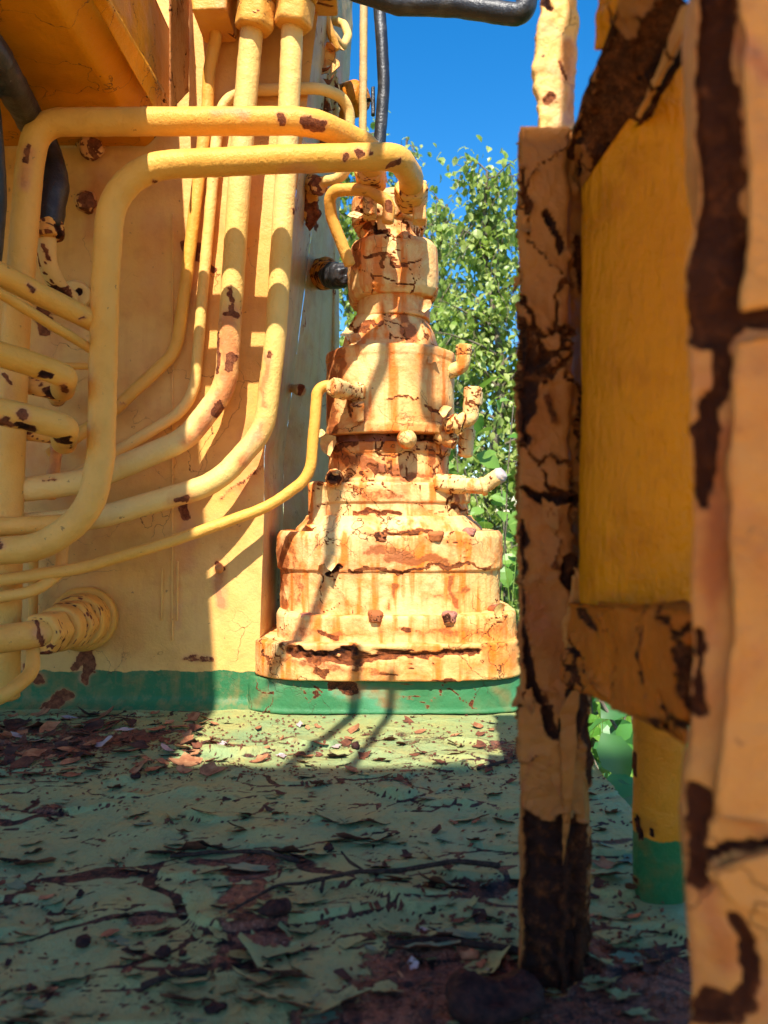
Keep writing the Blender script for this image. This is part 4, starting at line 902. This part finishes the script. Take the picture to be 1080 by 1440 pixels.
# near post at the right edge
NP = empty('near_post', (.165, .33, 0), 'blurred close post at the right edge with pink tan paint split by black gashes', 'post')
ny = .31
near_spots = [('d', 1010, -20, 1024, 430, 30, 1), ('d', 985, -20, 990, 480, 30, 1), ('d', 1000, 200, 1022, 420, 28, 1), ('d', 1020, 440, 1090, 442, 24, 1), ('d', 1030, 470, 1000, 560, 14, 1), ('d', 990, 560, 984, 700, 12, 1), ('s', 1010, 620, 1000, 900, 28, .9),
              ('d', 978, 900, 985, 990, 9, .9), ('d', 985, 1120, 985, 1230, 16, 1), ('d', 1010, 1195, 1090, 1178, 9, 1), ('s', 1010, 1130, 1080, 1170, 22, .6), ('d', 1035, 1280, 1050, 1380, 8, 1), ('d', 985, 1400, 1030, 1420, 26, 1), ('d', 1030, 1420, 1050, 1380, 8, 1),
              ('s', 1030, 40, 1080, 110, 22, .8), ('s', 1050, 120, 1060, 240, 14, .6), ('b', 1070, 600, 1080, 640, 5, .5), ('s', 990, 1250, 1020, 1350, 24, .8), ('d', 1085, 300, 1090, 420, 6, .7)]
sec2 = [(X(972, ny), ny), (X(1020, ny), ny - .007), (X(1120, ny), ny - .007), (X(1190, ny), ny + .02), (X(1190, ny), ny + .05), (X(974, ny + .04), ny + .04)]
section_post('post_body', sec2, .001, 1.2, M['near'], parent=NP, step=.0018, cell=.07, aniso=2.2, thick=.0018, crack=.0, miss=.0, lump=.0014, lumpscale=50, big=.004, stain=.7, warp=40, seed=211, spots=near_spots)
for i, q in enumerate(([(1034, -60, .292), (1110, -60, .292), (1110, 425, .292), (1056, 432, .294)], [(1035, 482, .293), (1110, 470, .292), (1110, 1165, .292), (1015, 1150, .296)], [(1004, 1225, .296), (1110, 1195, .292), (1110, 1300, .292), (1030, 1270, .294)])):
    slab('paint_slab', [at(*p) for p in q], .003, M['near'], parent=NP, step=.002, rag=.003, seed=98 + i, lump=.0015, stain=.35, cell=.08, crack=.02, spots=[('s', 1010, 620, 1000, 900, 22, .8), ('s', 1030, 40, 1080, 110, 16, .8)])

# ================================================================== DECK DEBRIS
flaps = []
for i in range(14):
    flaps.append(flap_mesh('paint_flap', 300 + i, [M['deck'] if i % 7 else M['flap_t'], M['chip_rust'] if i % 2 else M['chip_dark']], curl=.34 + .28 * (i % 4) / 3, thick=.04, el=.65, n=15))
def spot_ok(x, y):
    if y > 1.33 or x > DX1 - .012: return False
    return abs(x) < .52 * y + .03
cnt = 0
EDGE = [(225, 1212), (262, 1206), (300, 1203), (410, 1208), (440, 1212), (400, 1392), (392, 1360), (360, 1400), (560, 1330), (600, 1336), (640, 1330), (500, 1190), (540, 1192), (40, 1225), (12, 1222)]
big_flaps = [(345, 1225, .026, 0), (300, 1235, .018, .3), (372, 1350, .034, -1.0), (405, 1420, .028, -.2), (265, 1380, .026, .2), (560, 1240, .016, 0), (470, 1185, .014, 0), (600, 1345, .03, .2), (250, 1190, .018, .1), (215, 1310, .02, .1), (100, 1380, .022, 0), (30, 1440, .022, 0), (520, 1190, .02, 0), (290, 1155, .018, 0), (600, 1130, .016, 0), (470, 1420, .028, .5), (880, 1330, .02, .6), (850, 1235, .022, .2)]
for px, py, s, rz in big_flaps:
    Y = EYE * F / (py - 720); x = X(px, Y)
    place_flap(flaps[cnt % 14], 'paint_flap', (x, Y, dz(x, Y) + .001), (0, 0, rz), (s, s * .8, s * .7), DECK); cnt += 1
for px, py in EDGE:
    Y = EYE * F / (py - 720); x = X(px, Y)
    place_flap(flaps[(cnt * 5) % 14], 'paint_flap', (x, Y + .012, dz(x, Y) + .001), (0, 0, rng.uniform(-.4, .4)), (.024, .018, .022), DECK); cnt += 1
while cnt < 285:
    py = rng.uniform(1008, 1440); Y = EYE * F / (py - 720); x = rng.uniform(-.52, .52) * Y
    if not spot_ok(x, Y): continue
    if Y > 1.12 and rng.random() < .6 and x > -.25: continue
    s = rng.uniform(.006, .015) * (1.0 if rng.random() < .8 else 1.7)
    place_flap(flaps[rng.randrange(14)], 'paint_flap', (x, Y, dz(x, Y)), (rng.uniform(-.1, .1), rng.uniform(-.1, .1), rng.gauss(0, .5)), (s, s, s * rng.uniform(.6, 1.1)), DECK); cnt += 1

# loose chips lying on the deck
chip_sets = [('pale', [M['chip_pale'], M['chip_tan']]), ('tan', [M['chip_tan'], M['chip_rust']]), ('rust', [M['chip_rust'], M['chip_dark']]), ('dark', [M['chip_dark'], M['chip_rust']])]
chips = {k: [flap_mesh('paint_chip', 500 + 10 * j + i, m, curl=.25 + .1 * i, thick=.05, n=9, el=.7) for i in range(5)] for j, (k, m) in enumerate(chip_sets)}
chip_word = {'pale': 'pale grey paint chip', 'tan': 'tan paint chip', 'rust': 'red brown rust flake', 'dark': 'dark brown rust flake'}
def where(px, py):
    if py < 1100 and px < 100: return 'in the shaded litter by the left edge of the deck'
    if py < 1100 and px < 200: return 'in the shaded litter below the hex nuts'
    if py < 1100 and px < 290: return 'in the shaded litter next to the sunlit strip'
    if py < 1112 and px < 400: return 'in the left corner of the sunlit strip'
    if py < 1112 and px < 520: return 'in the sunlit strip where the hose shadows cross'
    if py < 1112 and px < 640: return 'on the sunlit strip under the gearbox centre'
    if py < 1112: return 'on the sunlit strip close to the angle post'
    if px > 800: return 'around the stanchion foot behind the angle post'
    if px > 560 and py > 1290: return 'by the foot of the angle post'
    if py < 1180: return 'on shaded paint just before the sunlit strip, ' + ('left side' if px < 360 else 'right side')
    if py < 1290: return 'on shaded paint ' + ('left of the long twig' if px < 330 else 'near the long twig' if px < 700 else 'by the post')
    return 'on the nearest shaded paint, ' + ('left corner' if px < 200 else 'below the long twig')
def chip(kind, x, y, s, rz=None, lift=.001):
    o = place_flap(rng.choice(chips[kind]), 'paint_chip', (x, y, dz(x, y) + lift + s * .06), (rng.uniform(-.2, .2), rng.uniform(-.25, .25), rng.uniform(0, 6.28) if rz is None else rz), (s, s, s * .8))
    px, py = 540 + x / y * F, 720 + EYE / y * F
    lab = ('large ' if s > .016 else 'small ' if s < .008 else '') + chip_word[kind] + ' ' + where(px, py)
    return tag(o, lab, 'paint chip', lab.replace('chip', 'chips').replace('flake ', 'flakes '))
placed = []
def zone(n, x0, x1, y0, y1, kinds, smin, smax, gap=.35):
    k = 0; tries = 0
    while k < n and tries < 8000:
        tries += 1
        px, py = rng.uniform(x0, x1), rng.uniform(y0, y1); Y = EYE * F / (py - 720); x = X(px, Y); s = rng.uniform(smin, smax)
        if Y > 1.335 or x > DX1 - .02: continue
        if any((x - a) ** 2 + (Y - b) ** 2 < ((s + c) * gap) ** 2 for a, b, c in placed): continue
        placed.append((x, Y, s)); chip(rng.choice(kinds), x, Y, s); k += 1
zone(95, -10, 300, 1006, 1095, ['pale', 'tan', 'tan', 'rust', 'dark', 'rust', 'tan'], .010, .026)
zone(30, 290, 500, 1015, 1085, ['pale', 'tan', 'rust', 'tan'], .006, .016)
zone(30, 500, 725, 1015, 1110, ['tan', 'rust', 'rust', 'dark'], .005, .015)
zone(45, 0, 740, 1110, 1400, ['rust', 'dark', 'tan'], .004, .010)
zone(24, 560, 760, 1290, 1440, ['rust', 'dark', 'tan', 'pale'], .005, .011)
zone(16, 820, 960, 1180, 1400, ['rust', 'dark', 'tan'], .006, .012)
# finest crumbs as one mass
def crumbs():
    V = []; Fc = []; tot = 0
    for _ in range(1700):
        r_ = rng.random()
        if r_ < .45: px, py = rng.uniform(-20, 420), rng.uniform(1003, 1100)
        elif r_ < .6: px, py = rng.uniform(400, 740), rng.uniform(1005, 1110)
        elif r_ < .8: px, py = rng.uniform(540, 960), rng.uniform(1250, 1445)
        else: px, py = rng.uniform(0, 900), rng.uniform(1100, 1445)
        Y = EYE * F / (py - 720); x = X(px, Y)
        if Y > 1.34 or x > DX1 - .01: continue
        s = rng.uniform(.0012, .0042); a = rng.uniform(0, 6.28); t = rng.uniform(-.8, .8)
        c, d = math.cos(a) * s, math.sin(a) * s
        V += [(x + c, Y + d, t), (x - d * .7, Y + c * .7, 0), (x - c, Y - d, -t), (x + d * .6, Y - c * .6, .3)]; V += [(x, Y, 1.2)]
        Fc += [(tot, tot + 1, tot + 4), (tot + 1, tot + 2, tot + 4), (tot + 2, tot + 3, tot + 4), (tot + 3, tot, tot + 4)]; tot += 5
    A_ = np.array(V); h = deck_height(np.column_stack([A_[:, 0], A_[:, 1], 0 * A_[:, 0]]))[0]
    A_[:, 2] = h + .0016 * (A_[:, 2] + .8)
    o = build('paint_crumbs', A_, Fc, M['chip_rust'], smooth=False); tag(o, 'fine rust and paint crumbs scattered over the deck', 'debris', None, 'stuff')
crumbs()

# pebbles, seeds, twigs
def lump_obj(name, px, py, r, mat, label, cat, flat=.7, sq=(1, 1)):
    r = r * .82
    Y = EYE * F / (py - 720); x = X(px, Y); z0 = dz(x, Y); n = 14
    th = np.linspace(0, math.pi, n); ph = np.linspace(0, 2 * math.pi, 20, endpoint=False)
    Tt, Pp = np.meshgrid(th, ph, indexing='ij'); D = np.stack([np.sin(Tt) * np.cos(Pp) * sq[0], np.sin(Tt) * np.sin(Pp) * sq[1], np.cos(Tt) * flat], 2)
    G = D * r + np.array([x, Y, z0 + r * flat * .85])
    o = gridmesh(name, G, mat, cv=True, base=(x, Y, z0), cell=r * .8, thick=r * .08, crack=.05, lump=r * .34, lumpscale=1.1 / r, seed=int(px + py))
    return tag(o, label, cat)
lump_obj('rust_clod', 500, 1056, .0085, M['berry'], 'dark round clod at the sunlit edge in front of the gearbox', 'clod')
lump_obj('rust_clod', 228, 1346, .0075, M['berry'], 'largest dark round clod on the green paint at lower left', 'clod')
lump_obj('rust_clod', 257, 1349, .0042, M['berry'], 'smaller brown clod just right of the largest dark round one', 'clod')
lump_obj('rust_clod', 302, 1420, .0075, M['berry'], 'dark oval clod low on the deck below the large lifted green flap', 'clod', .55, (1.2, .9))
lump_obj('rust_clod', 118, 1330, .0070, M['berry'], 'dark clod resting in a rusty curl of paint at lower left', 'clod')
lump_obj('rust_clod', 385, 1300, .0125, M['berry'], 'dark flat clod under the middle of the long twig', 'clod', .6, (1.3, .8))
lump_obj('rust_clod', 114, 1262, .0042, M['berry'], 'tiny dark clod alone on green paint left of centre', 'clod')
lump_obj('rust_clod', 462, 1196, .0065, M['berry'], 'dark squarish clod at the right end of the long raised crack', 'clod', .6)
lump_obj('rust_clod', 44, 1395, .0045, M['berry'], 'small dark clod close to the bottom left corner', 'clod', .6)
lump_obj('rust_clod', 192, 1098, .0085, M['berry'], 'flat dark clod just inside the shade near the chips', 'clod', .4)
lump_obj('rust_clod', 610, 1285, .0035, M['berry'], 'tiny dark clod right of the twig in front of the angle post', 'clod')
lump_obj('rusty_lump', 700, 1425, .035, M['berry'], 'big dark rusty lump at the bottom edge beside the angle post foot', 'lump', .42, (1.15, .8))
lump_obj('dry_leaf_curl', 662, 1345, .0095, M['chip_tan'], 'curled orange dry leaf scrap left of the angle post foot', 'leaf', .35, (1, .7))
def deckpt(px, py, up=.004):
    Y = EYE * F / (py - 720); x = X(px, Y); return Vector((x, Y, dz(x, Y) + up))
TW = empty('long_twig', deckpt(500, 1260, 0), 'long thin dark twig lying across the shaded deck', 'twig')
tube('stem', [deckpt(322, 1304), deckpt(390, 1266, .010), deckpt(425, 1260, .009), deckpt(500, 1252, .008), deckpt(560, 1240, .008), deckpt(640, 1236, .008), deckpt(702, 1233, .006)], .0025, M['twig'], bend=.03, parent=TW, seg=10, step=.003, lump=.0004, lumpscale=150, rfun=lambda t: .5 + .65 * t)
tube('side_shoot', [deckpt(510, 1248, .008), deckpt(492, 1238, .016), deckpt(480, 1228, .020)], .0012, M['twig'], bend=.01, parent=TW, seg=8, step=.003)
tube('side_shoot', [deckpt(455, 1256, .009), deckpt(452, 1272, .006)], .0016, M['twig'], bend=.01, parent=TW, seg=8, step=.003)
for lbl, pts, r in (('short dark stick in the sunlit strip beside the angle post', [(672, 1084), (700, 1078), (728, 1070)], .0022), ('short stick along the raised crack at the shaded middle', [(240, 1210), (300, 1204), (370, 1203), (420, 1216)], .0022),
                    ('dark stick lying by the large lump at lower right', [(545, 1340), (620, 1330), (740, 1345)], .003), ('curved bark sliver above the oval clod', [(200, 1395), (240, 1380), (290, 1374)], .0026)):
    W = [deckpt(*p) for p in pts]
    tag(tube('short_stick', W, r, M['twig'], bend=.02, seg=8, step=.003, base=W[0], lump=.0008, lumpscale=120), lbl, 'stick')

# ================================================================== VEGETATION
def leaf_tpl(kind='oval'):
    # folded pointed leaf, 9 verts: x along the leaf 0..1
    w_ = {'oval': .34, 'broad': .46, 'slim': .2}[kind]
    V = [(0, 0, 0), (.28, 0, .03), (.62, 0, .02), (1, 0, -.10), (.22, w_ * .8, .10), (.55, w_, .10), (.82, w_ * .5, .02), (.22, -w_ * .8, .10), (.55, -w_, .10), (.82, -w_ * .5, .02)]
    Fc = [(0, 1, 4), (1, 2, 5, 4), (2, 6, 5), (2, 3, 6), (0, 7, 1), (1, 7, 8, 2), (2, 8, 9), (2, 9, 3)]
    return np.array(V), Fc
def basis(d, up):
    d = d / np.linalg.norm(d); s = np.cross(up, d); s /= (np.linalg.norm(s) + 1e-9); return np.stack([d, s, np.cross(d, s)], 0)
def leaves_mesh(name, items, mat, parent, kind='oval'):
    T_, Ft = leaf_tpl(kind); V = []; Fc = []; tint = []; n = 0
    for p, d, s, t in items:
        B = basis(np.array(d), nr.normal(size=3) * .5 + np.array([0, -.2, 1])); V.append(np.array(p) + s * T_ @ B)
        Fc += [tuple(i + n for i in f) for f in Ft]; n += len(T_); tint += [t] * len(T_)
    return build(name, np.vstack(V), Fc, mat, parent, {'tint': np.array(tint)}, smooth=False)
def branch_mesh(name, segs, mat, parent):
    V = []; Fc = []; n = 0
    for pts, r0, r1 in segs:
        C = np.array(pts); m = len(C); k = 6; a = np.linspace(0, 2 * math.pi, k, endpoint=False)
        sc = np.linspace(r0, r1, m); G = sweep(C, np.stack([np.cos(a), np.sin(a)], 1), scale=sc)
        V.append(G.reshape(-1, 3))
        for i in range(m - 1):
            for j in range(k): Fc.append((n + i * k + j, n + (i + 1) * k + j, n + (i + 1) * k + (j + 1) % k, n + i * k + (j + 1) % k))
        n += m * k
    return build(name, np.vstack(V), Fc, mat, parent)
def tree(px, ytop, Y, halfw, label, nb=60, leaf=.055, per=85, seed=0, yb=950, dens=1.0, name='leafy_tree', mat='leaf'):
    r_ = np.random.default_rng(seed); top = at(px, ytop, Y); x0 = top.x; z1 = top.z; z0 = -.9
    root = empty(name, (x0, Y, z0), label, 'tree')
    H = z1 - z0
    tr = [np.array([x0 + .05 * math.sin(i * .9 + seed), Y + .05 * math.cos(i * 1.3), z0 + H * i / 12 * .97]) for i in range(13)]
    segs = []; items = []
    for b in range(nb):
        t = .22 + .78 * (b + r_.random()) / nb; i = min(11, int(t * 12)); p = tr[i] + (tr[i + 1] - tr[i]) * (t * 12 - i)
        a = r_.uniform(0, 2 * math.pi); ln = halfw * (1.12 - t) ** .6 * r_.uniform(.55, 1.15) + .06
        d = np.array([math.cos(a), math.sin(a), r_.uniform(.5, 1.3)]); d /= np.linalg.norm(d)
        pts = [p]; 
        for k in range(7):
            d = d + r_.normal(size=3) * .10 + np.array([0, 0, -.10]); d /= np.linalg.norm(d); pts.append(pts[-1] + d * ln / 6)
        segs.append((pts, .012 * (1.2 - t) + .003, .0015))
        for k in range(int(per * dens * (ln / halfw + .25))):
            u = r_.uniform(.12, 1.0) * 6.99; j = int(u); q = pts[j] + (pts[min(j + 1, 7)] - pts[j]) * (u - j)
            tw = r_.normal(size=3) * np.array([.055, .055, .05]) * (1 + halfw * .35); q = q + tw
            q[2] -= abs(r_.normal()) * .05
            dd = np.array([r_.normal() * .6, r_.normal() * .6, -.75 + r_.normal() * .35])
            items.append((q, dd, leaf * r_.uniform(.6, 1.25), r_.random()))
        for k in range(4):      # drooping twigs
            q = pts[2 + k]; e_ = q + np.array([r_.normal() * .08, r_.normal() * .08, -.12 - r_.random() * .12]); segs.append(([q, (q + e_) / 2 + r_.normal(size=3) * .015, e_], .003, .001))
            for m_ in range(4): items.append((q + (e_ - q) * r_.random(), np.array([r_.normal() * .6, r_.normal() * .6, -.7]), leaf * r_.uniform(.6, 1.2), r_.random()))
    branch_mesh('trunk', [(tr, .05, .008)], M['bark'], root)
    branch_mesh('branches', segs, M['bark'], root)
    leaves_mesh('crown', items, M[mat], root)
    return root
tree(692, 222, 4.4, .55, 'tall light green tree with pointed top right of the gearbox', seed=1, nb=76, per=70, leaf=.050)
tree(625, 270, 4.9, .50, 'lower light green tree filling the space just right of the motor top', seed=2, nb=54, per=58, leaf=.049)
tree(500, 170, 5.2, .50, 'light green tree showing between the housing and the gearbox', seed=3, nb=58, per=58, leaf=.05)
tree(565, 175, 5.9, .32, 'thin topped tree peeking above the arching pipes', seed=9, nb=40, per=20, leaf=.05)
tree(800, 300, 4.6, .50, 'light green tree glimpsed through the gap beside the drum', seed=4, nb=52, per=60, leaf=.049)
tree(960, 500, 5.5, .7, 'bushy tree behind the right posts', seed=5, nb=45, per=70, leaf=.07)

# shrubs with broad leaves: the nearest large leaves are separate parts
def shrub(cx, cy, z0, z1, w_, label, n_big, n_small, s_big, seed, mat='leaf_near', fx=None):
    r_ = np.random.default_rng(seed); root = empty('broadleaf_shrub', (cx, cy, -.9), label, 'shrub')
    segs = []; items = []; big = []
    ns = 14
    for b in range(ns):
        x = cx + r_.normal() * w_ * .3; y = cy + r_.normal() * .12; h = r_.uniform(.55, 1.0)
        p0 = np.array([x, y, -.9]); p1 = np.array([x + r_.normal() * w_ * .45, y + r_.normal() * .15, z0 + (z1 - z0) * h])
        pts = [p0 + (p1 - p0) * t + np.array([math.sin(t * 5 + b) * .02, 0, 0]) for t in np.linspace(0, 1, 8)]
        segs.append((pts, .006, .002))
        for k in range(n_small // ns):
            t = r_.uniform(.25, 1); q = p0 + (p1 - p0) * t + r_.normal(size=3) * np.array([w_ * .22, .10, .07])
            items.append((q, np.array([r_.normal(), r_.normal() - .3, -.2 + r_.normal() * .5]), s_big * r_.uniform(.5, .9), r_.random()))
    branch_mesh('stems', segs, M['bark'], root)
    leaves_mesh('foliage', items, M[mat], root, 'oval')['kind'] = 'stuff'
    T_, Ft = leaf_tpl('oval')
    protos = []
    for k in range(4):
        me = bpy.data.meshes.new('leaf'); me.from_pydata([tuple(v) for v in T_], [], Ft); a_ = me.attributes.new('tint', 'FLOAT', 'POINT'); a_.data.foreach_set('value', np.full(len(T_), .25 * k + .1, dtype=np.float32)); me.materials.append(M[mat]); me.polygons.foreach_set('use_smooth', [True] * len(Ft)); protos.append(me)
    for k in range(n_big):
        o = bpy.data.objects.new('leaf', protos[k % 4]); COL.objects.link(o); o.parent = root
        q = np.array([cx + r_.uniform(-1, 1) * w_ * .55, cy - .15 - r_.random() * .12, z0 + (z1 - z0) * r_.random()])
        o.location = Vector(q) - root.location; s = s_big * r_.uniform(.8, 1.25); o.scale = (s, s, s)
        o.rotation_euler = (r_.uniform(-.9, .9) + .4, r_.uniform(.1, 1.3), r_.uniform(0, 6.28))
    return root
shrub(.42, 2.9, -.35, .85, .55, 'bright broadleaf shrub right of the gearbox elbows', 46, 620, .095, 11)
shrub(.62, 2.5, -.6, .25, .55, 'broadleaf shrub low behind the deck edge right of the gearbox', 30, 620, .09, 12)
shrub(.55, 1.75, -.7, .02, .5, 'dark leafed shrub growing up beside the deck edge', 30, 520, .085, 13, 'leaf_dark')
shrub(.43, 1.22, -.6, -.02, .16, 'big leafed plant seen in the gap left of the stanchion', 14, 220, .085, 14, 'leaf_near')
shrub(-.1, 2.9, -.5, .45, .7, 'broadleaf shrub hidden mostly behind the gearbox', 10, 500, .09, 15)
shrub(1.3, 2.6, -.5, .7, .9, 'broadleaf shrub behind the right posts', 10, 500, .1, 16)
# a few big leaves pressing against the deck edge, each set where the gap shows it
BL2 = empty('big_leaf_plant', (.40, 1.08, -.9), 'plant with large pointed glossy leaves poking up at the deck edge beside the stanchion', 'plant')
branch_mesh('stems', [([np.array([.40, 1.12, -.9]), np.array([.38, 1.1, -.4]), np.array(at(858, 1060, 1.12))], .005, .002), ([np.array(at(845, 985, 1.1)), np.array(at(870, 1030, 1.12)), np.array(at(880, 1100, 1.12))], .003, .002)], M['bark'], BL2)
T_, Ft = leaf_tpl('oval')
for k, (a, b, t) in enumerate((((846, 1030, 1.04), (882, 1092, 1.02), .3), ((848, 1098, 1.02), (898, 1150, 1.0), .1), ((842, 1085, 1.05), (862, 1072, 1.04), .9), ((868, 1040, 1.08), (888, 1020, 1.07), .9), ((850, 1120, 1.0), (892, 1095, 1.02), .8), ((845, 1010, 1.1), (880, 985, 1.12), .2), ((880, 1060, 1.1), (850, 1045, 1.1), .5))):
    A_, B_ = np.array(at(*a)), np.array(at(*b)); Bs = basis(B_ - A_, np.array([-.3, -.75, .6]) + nr.normal(size=3) * .15); V = A_ + np.linalg.norm(B_ - A_) * 1.1 * T_ @ Bs
    build('leaf', V, Ft, M['leaf_dark'], BL2, {'tint': np.full(len(T_), t)})
# grass blades
def grass(cx, cy, n, h0, h1, label, seed, sp=.12):
    r_ = np.random.default_rng(seed); V = []; Fc = []; tint = []; m = 0
    for _ in range(n):
        x, y = cx + r_.normal() * sp, cy + r_.normal() * sp; h = r_.uniform(h0, h1) + .9; a = r_.uniform(0, 6.28); w_ = .005; lean = r_.normal(size=2) * .12
        for k in range(7):
            t = k / 6; c = np.array([x + lean[0] * t * t, y + lean[1] * t * t, -.9 + h * t]); d = np.array([math.cos(a), math.sin(a), 0]) * w_ * (1 - t * .95)
            V += [c - d, c + d]; tint += [t] * 2
        Fc += [(m + 2 * k, m + 2 * k + 1, m + 2 * k + 3, m + 2 * k + 2) for k in range(6)]; m += 14
    o = build('tall_grass', np.array(V), Fc, M['blade'], None, {'tint': np.array(tint)}); tag(o, label, 'grass', None, 'stuff')
grass(.34, 2.05, 60, .05, .42, 'tall grass blades rising behind the gearbox flange', 5, .06)
grass(.6, 1.6, 120, -.3, .1, 'tall grass below the deck edge', 6, .25)
